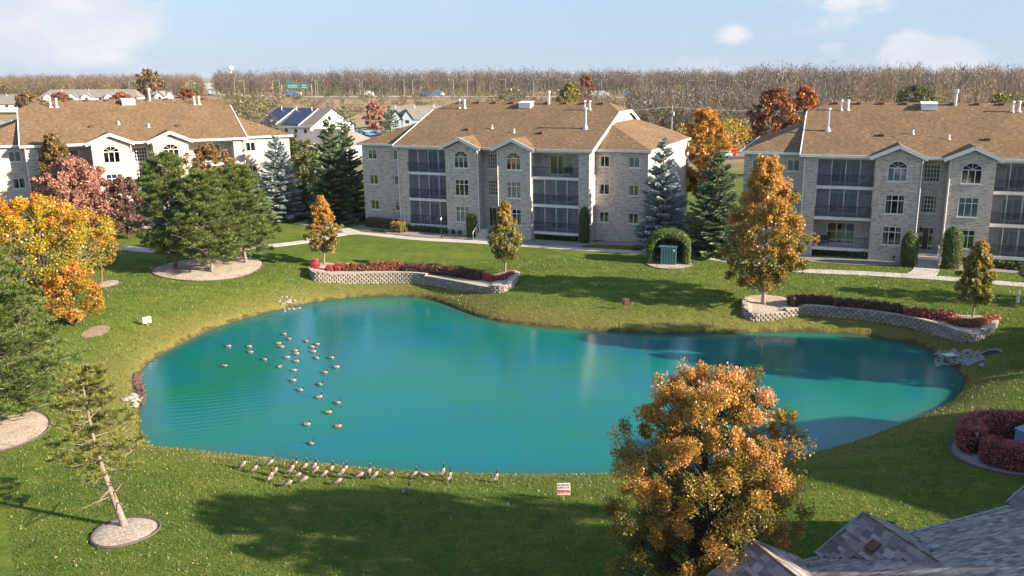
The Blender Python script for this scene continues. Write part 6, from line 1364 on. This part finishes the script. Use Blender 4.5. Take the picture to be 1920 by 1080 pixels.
for px, D_, H, lab in ((475, 1700, 38, 'thin lattice radio mast beside the water tower'), (1556, 1100, 31, 'thin antenna mast above the wood behind the long roof')):
    p = wx(px, D_); t = thing('radio_mast', lab, 'mast', p); m = MB(); m.tube([(0, 0, -.5), (0, 0, H)], [.5, .22], 5); m.build('mast', 'pole_steel', t)
    for z_ in (.82, .9, .98): m = MB(); m.box((-.9, -.3, H * z_), (.9, .3, H * z_ + .9)); m.build('antenna', 'pole_steel', t)

# houses
def house(name, label, loc, ang, L, W_, eh, rise, roof='shingle_grey', wall='siding_white', gables=(), panels=False, garage=0, hip=0.):
    t = thing(name, label, 'house', loc, R(ang)); m = MB(); x0, x1, y0, y1 = -L / 2, L / 2, 0, W_; m.box((x0, y0, -.4), (x1, y1, eh))
    if not hip:
        for x in (x0, x1): m.face([(x, y0, eh), (x, y1, eh), (x, W_ / 2, eh + rise - .1)])
    m.build('wall', wall, t); o = .5; m = MB(); hx = hip * W_ / 2; k = rise / (W_ / 2); ze = eh - k * o + .06; R0, R1 = (x0 - o + hx, W_ / 2, eh + rise + .06), (x1 + o - hx, W_ / 2, eh + rise + .06)
    E4 = [(x0 - o, y0 - o, ze), (x1 + o, y0 - o, ze), (x1 + o, y1 + o, ze), (x0 - o, y1 + o, ze)]
    for q in ([E4[0], E4[1], R1, R0], [E4[2], E4[3], R0, R1], [E4[1], E4[2], R1], [E4[3], E4[0], R0]):
        if len(q) == 3 and not hip: continue
        m.face([(a, b, c + .12) for a, b, c in q]); m.face(q[::-1])
    r_ = m.build('roof', roof, t)
    for (gx, gw_, gh) in gables:
        q = MB(); q.prism([(gx - gw_ / 2, -1.4, -.4), (gx + gw_ / 2, -1.4, -.4), (gx + gw_ / 2, -1.4, eh), (gx, -1.4, eh + gh), (gx - gw_ / 2, -1.4, eh)][::-1], (0, 2.0, 0)); q.build('gable', wall, t); q = MB(); yb = gh / k
        for s in (-1, 1): f = [(gx + s * (gw_ / 2 + .35), -1.8, eh - .2), (gx, -1.8, eh + gh + .12), (gx, yb, eh + gh + .12), (gx + s * (gw_ / 2 + .35), .0, eh - .1)]; q.face(f if s > 0 else f[::-1]); q.face([(a, b, c - .1) for a, b, c in (f[::-1] if s > 0 else f)])
        q.build('gable_roof', roof, t); q = MB(); q.box((gx - .6, -1.46, eh - 1.3), (gx + .6, -1.41, eh - .2)); q.lathe([(.01, 0)], 3) if False else None; q.build('window', 'car_glass', t)
    for i in range(int(L / 4)):
        gx = x0 + 2 + i * 4
        if any(abs(gx - q[0]) < q[1] / 2 + .8 for q in gables): continue
        q = MB(); q.box((gx - .6, -.06, eh - 1.6), (gx + .6, -.01, eh - .5)); q.build('window', 'car_glass', t)
    for i in range(garage):
        gx = x1 - 2.2 - i * 3.2; q = MB(); q.box((gx - 1.3, -.07, -.3), (gx + 1.3, -.01, 2.2)); q.build('garage_door', 'white_paint', t)
    if panels:
        for i, (a, b) in enumerate(((-.42, -.12), (-.02, .28))):
            q = MB(); y0_, y1_ = .4, W_ / 2 - .6; f = [(L * a, y0_, eh + k * y0_ + .3), (L * b, y0_, eh + k * y0_ + .3), (L * b, y1_, eh + k * y1_ + .3), (L * a, y1_, eh + k * y1_ + .3)]; q.prism(f, (0, 0, .06)); pn = q.build('solar_panel', 'solar', t)
            q = MB(); q.bar((L * b + .3, y0_ - .3, eh + k * y0_ + .28), (L * b + .3, y1_ + .4, eh + k * y1_ + .34), .5, .14); q.build('roof_trim', 'white_paint', t)
    for i in range(3): q = MB(); q.tube([(L * (-.3 + .27 * i), W_ * .4, eh + rise * .75), (L * (-.3 + .27 * i), W_ * .4, eh + rise + .5)], .09, 6); q.build('roof_pipe', 'white_metal', t)
    return t
house('row_house', 'long low white house with grey roof and small gables on the skyline', wx(162, 520), 8, 56, 14, 3.2, 4.2, gables=((-9, 6, 2.4), (-1, 6, 2.4), (12, 6, 2.4), (-22, 6, 2.2)), hip=.7)
house('cottage', 'small white house with a steep gable facing the pond', wx(293, 470), 0, 8, 9, 5.2, 2.2, gables=((1.2, 5.5, 2.6),))
house('house', 'grey roofed house with two dark roof panels', wx(520, 252), -32, 24, 17, 3.6, 5.0, panels=True, hip=0)
house('house', 'white garage house with plain grey roof beside the panelled house', wx(585, 190), -20, 15, 12, 3.2, 2.9, garage=3, hip=.6)
house('house', 'grey house with twin steep gables behind the gabled building', wx(782, 292), 14, 24, 14, 3.4, 4.0, gables=((-7.5, 4.0, 3.0), (-4.0, 4.0, 3.0)), wall='siding_blue', hip=.6)
house('house', 'plain grey roofed house behind the far corner of the sunlit building', wx(8, 205), 24, 22, 13, 3.4, 4.0, hip=.8)
house('house', 'tan roofed house at the edge of the tawny wood', wx(0, 420), 6, 26, 13, 3.6, 4.2, hip=.8)

house('brick_house', 'brick building standing past the culvert end of the pond', (60.0, 32.8, 2.1), 162, 30, 15, 10.0, 4.6, roof='shingle', wall='brick')

# cars
def car(label, p, rz, mat, group=None):
    t = thing('car', label, 'car', p, rz, group); m = MB(); pr_ = [(-2.2, .35), (2.2, .35), (2.25, .7), (1.5, .9), (.8, .95), (.3, 1.4), (-1.0, 1.45), (-1.75, .98), (-2.2, .9)]
    m.prism([(x, -.86, z) for x, z in pr_], (0, 1.72, 0)); m.build('body', mat, t)
    for s in (-1, 1):
        m = MB(); y = .865 * s; m.face([(.62, y, .97), (.22, y, 1.34), (-.95, y, 1.38), (-1.5, y, 1.0)] if s < 0 else [(-1.5, y, 1.0), (-.95, y, 1.38), (.22, y, 1.34), (.62, y, .97)]); m.build('side_window', 'car_glass', t, uv=False)
        for x in (-1.4, 1.4): m = MB(); m.tube([(x, .70 * s, .33), (x, .90 * s, .33)], .33, 14); w_ = m.build('wheel', 'tyre', t); m = MB(); m.tube([(x, .90 * s, .33), (x, .915 * s, .33)], .2, 10); m.build('rim', 'galv', w_)
    for a, b, nm in (((.82, .97), (.34, 1.38), 'windscreen'), ((-1.7, 1.0), (-1.06, 1.42), 'rear_window')): m = MB(); e = .03 if a[0] > 0 else -.03; m.face([(a[0] + e, -.75, a[1] + .02), (a[0] + e, .75, a[1] + .02), (b[0] + e, .7, b[1]), (b[0] + e, -.7, b[1])]); m.build(nm, 'car_glass', t, uv=False)
car('white sedan parked on the road across from the thicket', wx(1360, 189) + np.array([0, 0, .06]), R(174), 'car_white')
for px, D_, mat, lab in ((680, 274, 'car_silver', 'silver car parked under the coral red maple'), (697, 262, 'car_blue', 'bright blue car in the parking lot'), (670, 266, 'car_blue', 'blue car at the conifer end of the parking lot'), (668, 196, 'car_silver', 'silver car parked close behind the wing of the gabled building'), (18, 190, 'car_blue', 'blue car parked behind the far corner of the sunlit building')):
    car(lab, wx(px, D_) + np.array([0, 0, .06]), R(gw.uniform(10, 30)), mat)
broadleaf('burning_bush', 'bright red little tree beside the road by the thicket', at_dist(1383, 194), 2.4, .8, .1, 'pear', 'leaf_redbush', 24, 60, .14, 777, clump=.35, limbs=False, vb=(.5, .4, .2))
broadleaf('red_shrub', 'red leaved shrub behind the far corner of the sunlit building', at_dist(8, 178), 4.5, 2.2, .2, 'round', 'leaf_redbush', 30, 80, .14, 778, clump=.6, limbs=False)
# poles and wires
def upole(label, px, D_, h):
    p = wx(px, D_); t = thing('utility_pole', label, 'utility pole', p); m = MB(); m.tube([(0, 0, -.4), (0, 0, h)], [.17, .12], 7); m.build('pole', 'pole_wood', t); m = MB(); m.bar((-1.1, 0, h - .5), (1.1, 0, h - .5), .1, .12); m.build('crossarm', 'pole_wood', t)
    m = MB(); m.tube([(.3, 0, h - 2.4), (.3, 0, h - 1.5)], .26, 8); m.build('pole_transformer', 'galv', t); return p + np.array([0, 0, h])
a = upole('slim utility pole behind the tall pale green spruce', 647, 165, 10.2); b_ = upole('utility pole with drum in front of the thicket', 1262, 190, 11.5); c = wx(1650, 190) + np.array([0, 0, 11.0]); d = wx(380, 150) + np.array([0, 0, 10.0])
for i, (p, q) in enumerate(((d, a), (a, b_), (b_, c))):
    for k, off in enumerate((-1.0, 1.0)):
        m = MB(); s = np.linspace(0, 1, 15); m.tube([p + (q - p) * f + np.array([0, off * .5, -.5 - 1.6 * 4 * f * (1 - f) * .5]) for f in s], .022, 3, cap=False)
        m.build('power_line', 'wire', label=('pair of thin wires from the slim pole to beyond the sunlit building', 'pair of thin wires strung between the slim pole and the pole with drum', 'pair of thin wires running on from the pole with drum')[i], category='wire', group='power lines %d' % i if False else ('wires west of the slim pole', 'wires between the poles', 'wires past the drum pole')[i])
p = wx(592, 132); t = thing('street_lamp', 'grey street lamp on a bent arm between the spruce and the sunlit building', 'street lamp', p); m = MB(); m.tube([(0, 0, -.2), (0, 0, 6.4), (-.5, .2, 6.9), (-1.6, .5, 7.4)], [.1, .07, .06, .05], 7); m.build('pole', 'pole_steel', t); m = MB(); m.box((-2.1, .4, 7.32), (-1.4, .62, 7.48)); m.build('lamp_head', 'pole_steel', t)
p = wx(1424, 200); t = thing('flag', 'small white and red flag flying in front of the thicket', 'flag', p); m = MB(); m.tube([(0, 0, -.2), (0, 0, 8.2)], [.06, .04], 6); m.build('flagpole', 'pole_steel', t); m = MB()
for k in range(6):
    for j in range(7):
        f = lambda q, r: (-.05 - 1.5 * q / 6, .15 * math.sin(q * 1.3), 8.0 - .9 * r / 7 - .35 * q / 6); m.face([f(k, j), f(k + 1, j), f(k + 1, j + 1), f(k, j + 1)], j % 2)
m.build('cloth', ['white_paint', 'far_red'], t, uv=False)

# ------------------------------------------------------------------ the air between here and the horizon
if HAZE:
    mh, th_, bh = newmat('haze'); th_.n.remove(bh); pv = th_.new('ShaderNodeVolumePrincipled'); pv.inputs['Color'].default_value = (.86, .91, 1, 1); pv.inputs['Density'].default_value = HAZE; pv.inputs['Anisotropy'].default_value = .2
    th_.l.new(pv.outputs[0], th_.n['Material Output'].inputs['Volume'])
    mb = MB(); mb.box((gx[0] - 60, gy[0] - 60, -3.2), (gx[-1] + 60, gy[-1] + 60, 46)); mb.build('haze', 'haze', uv=False, kind='stuff', label='thin pale autumn haze over the land', category='haze')
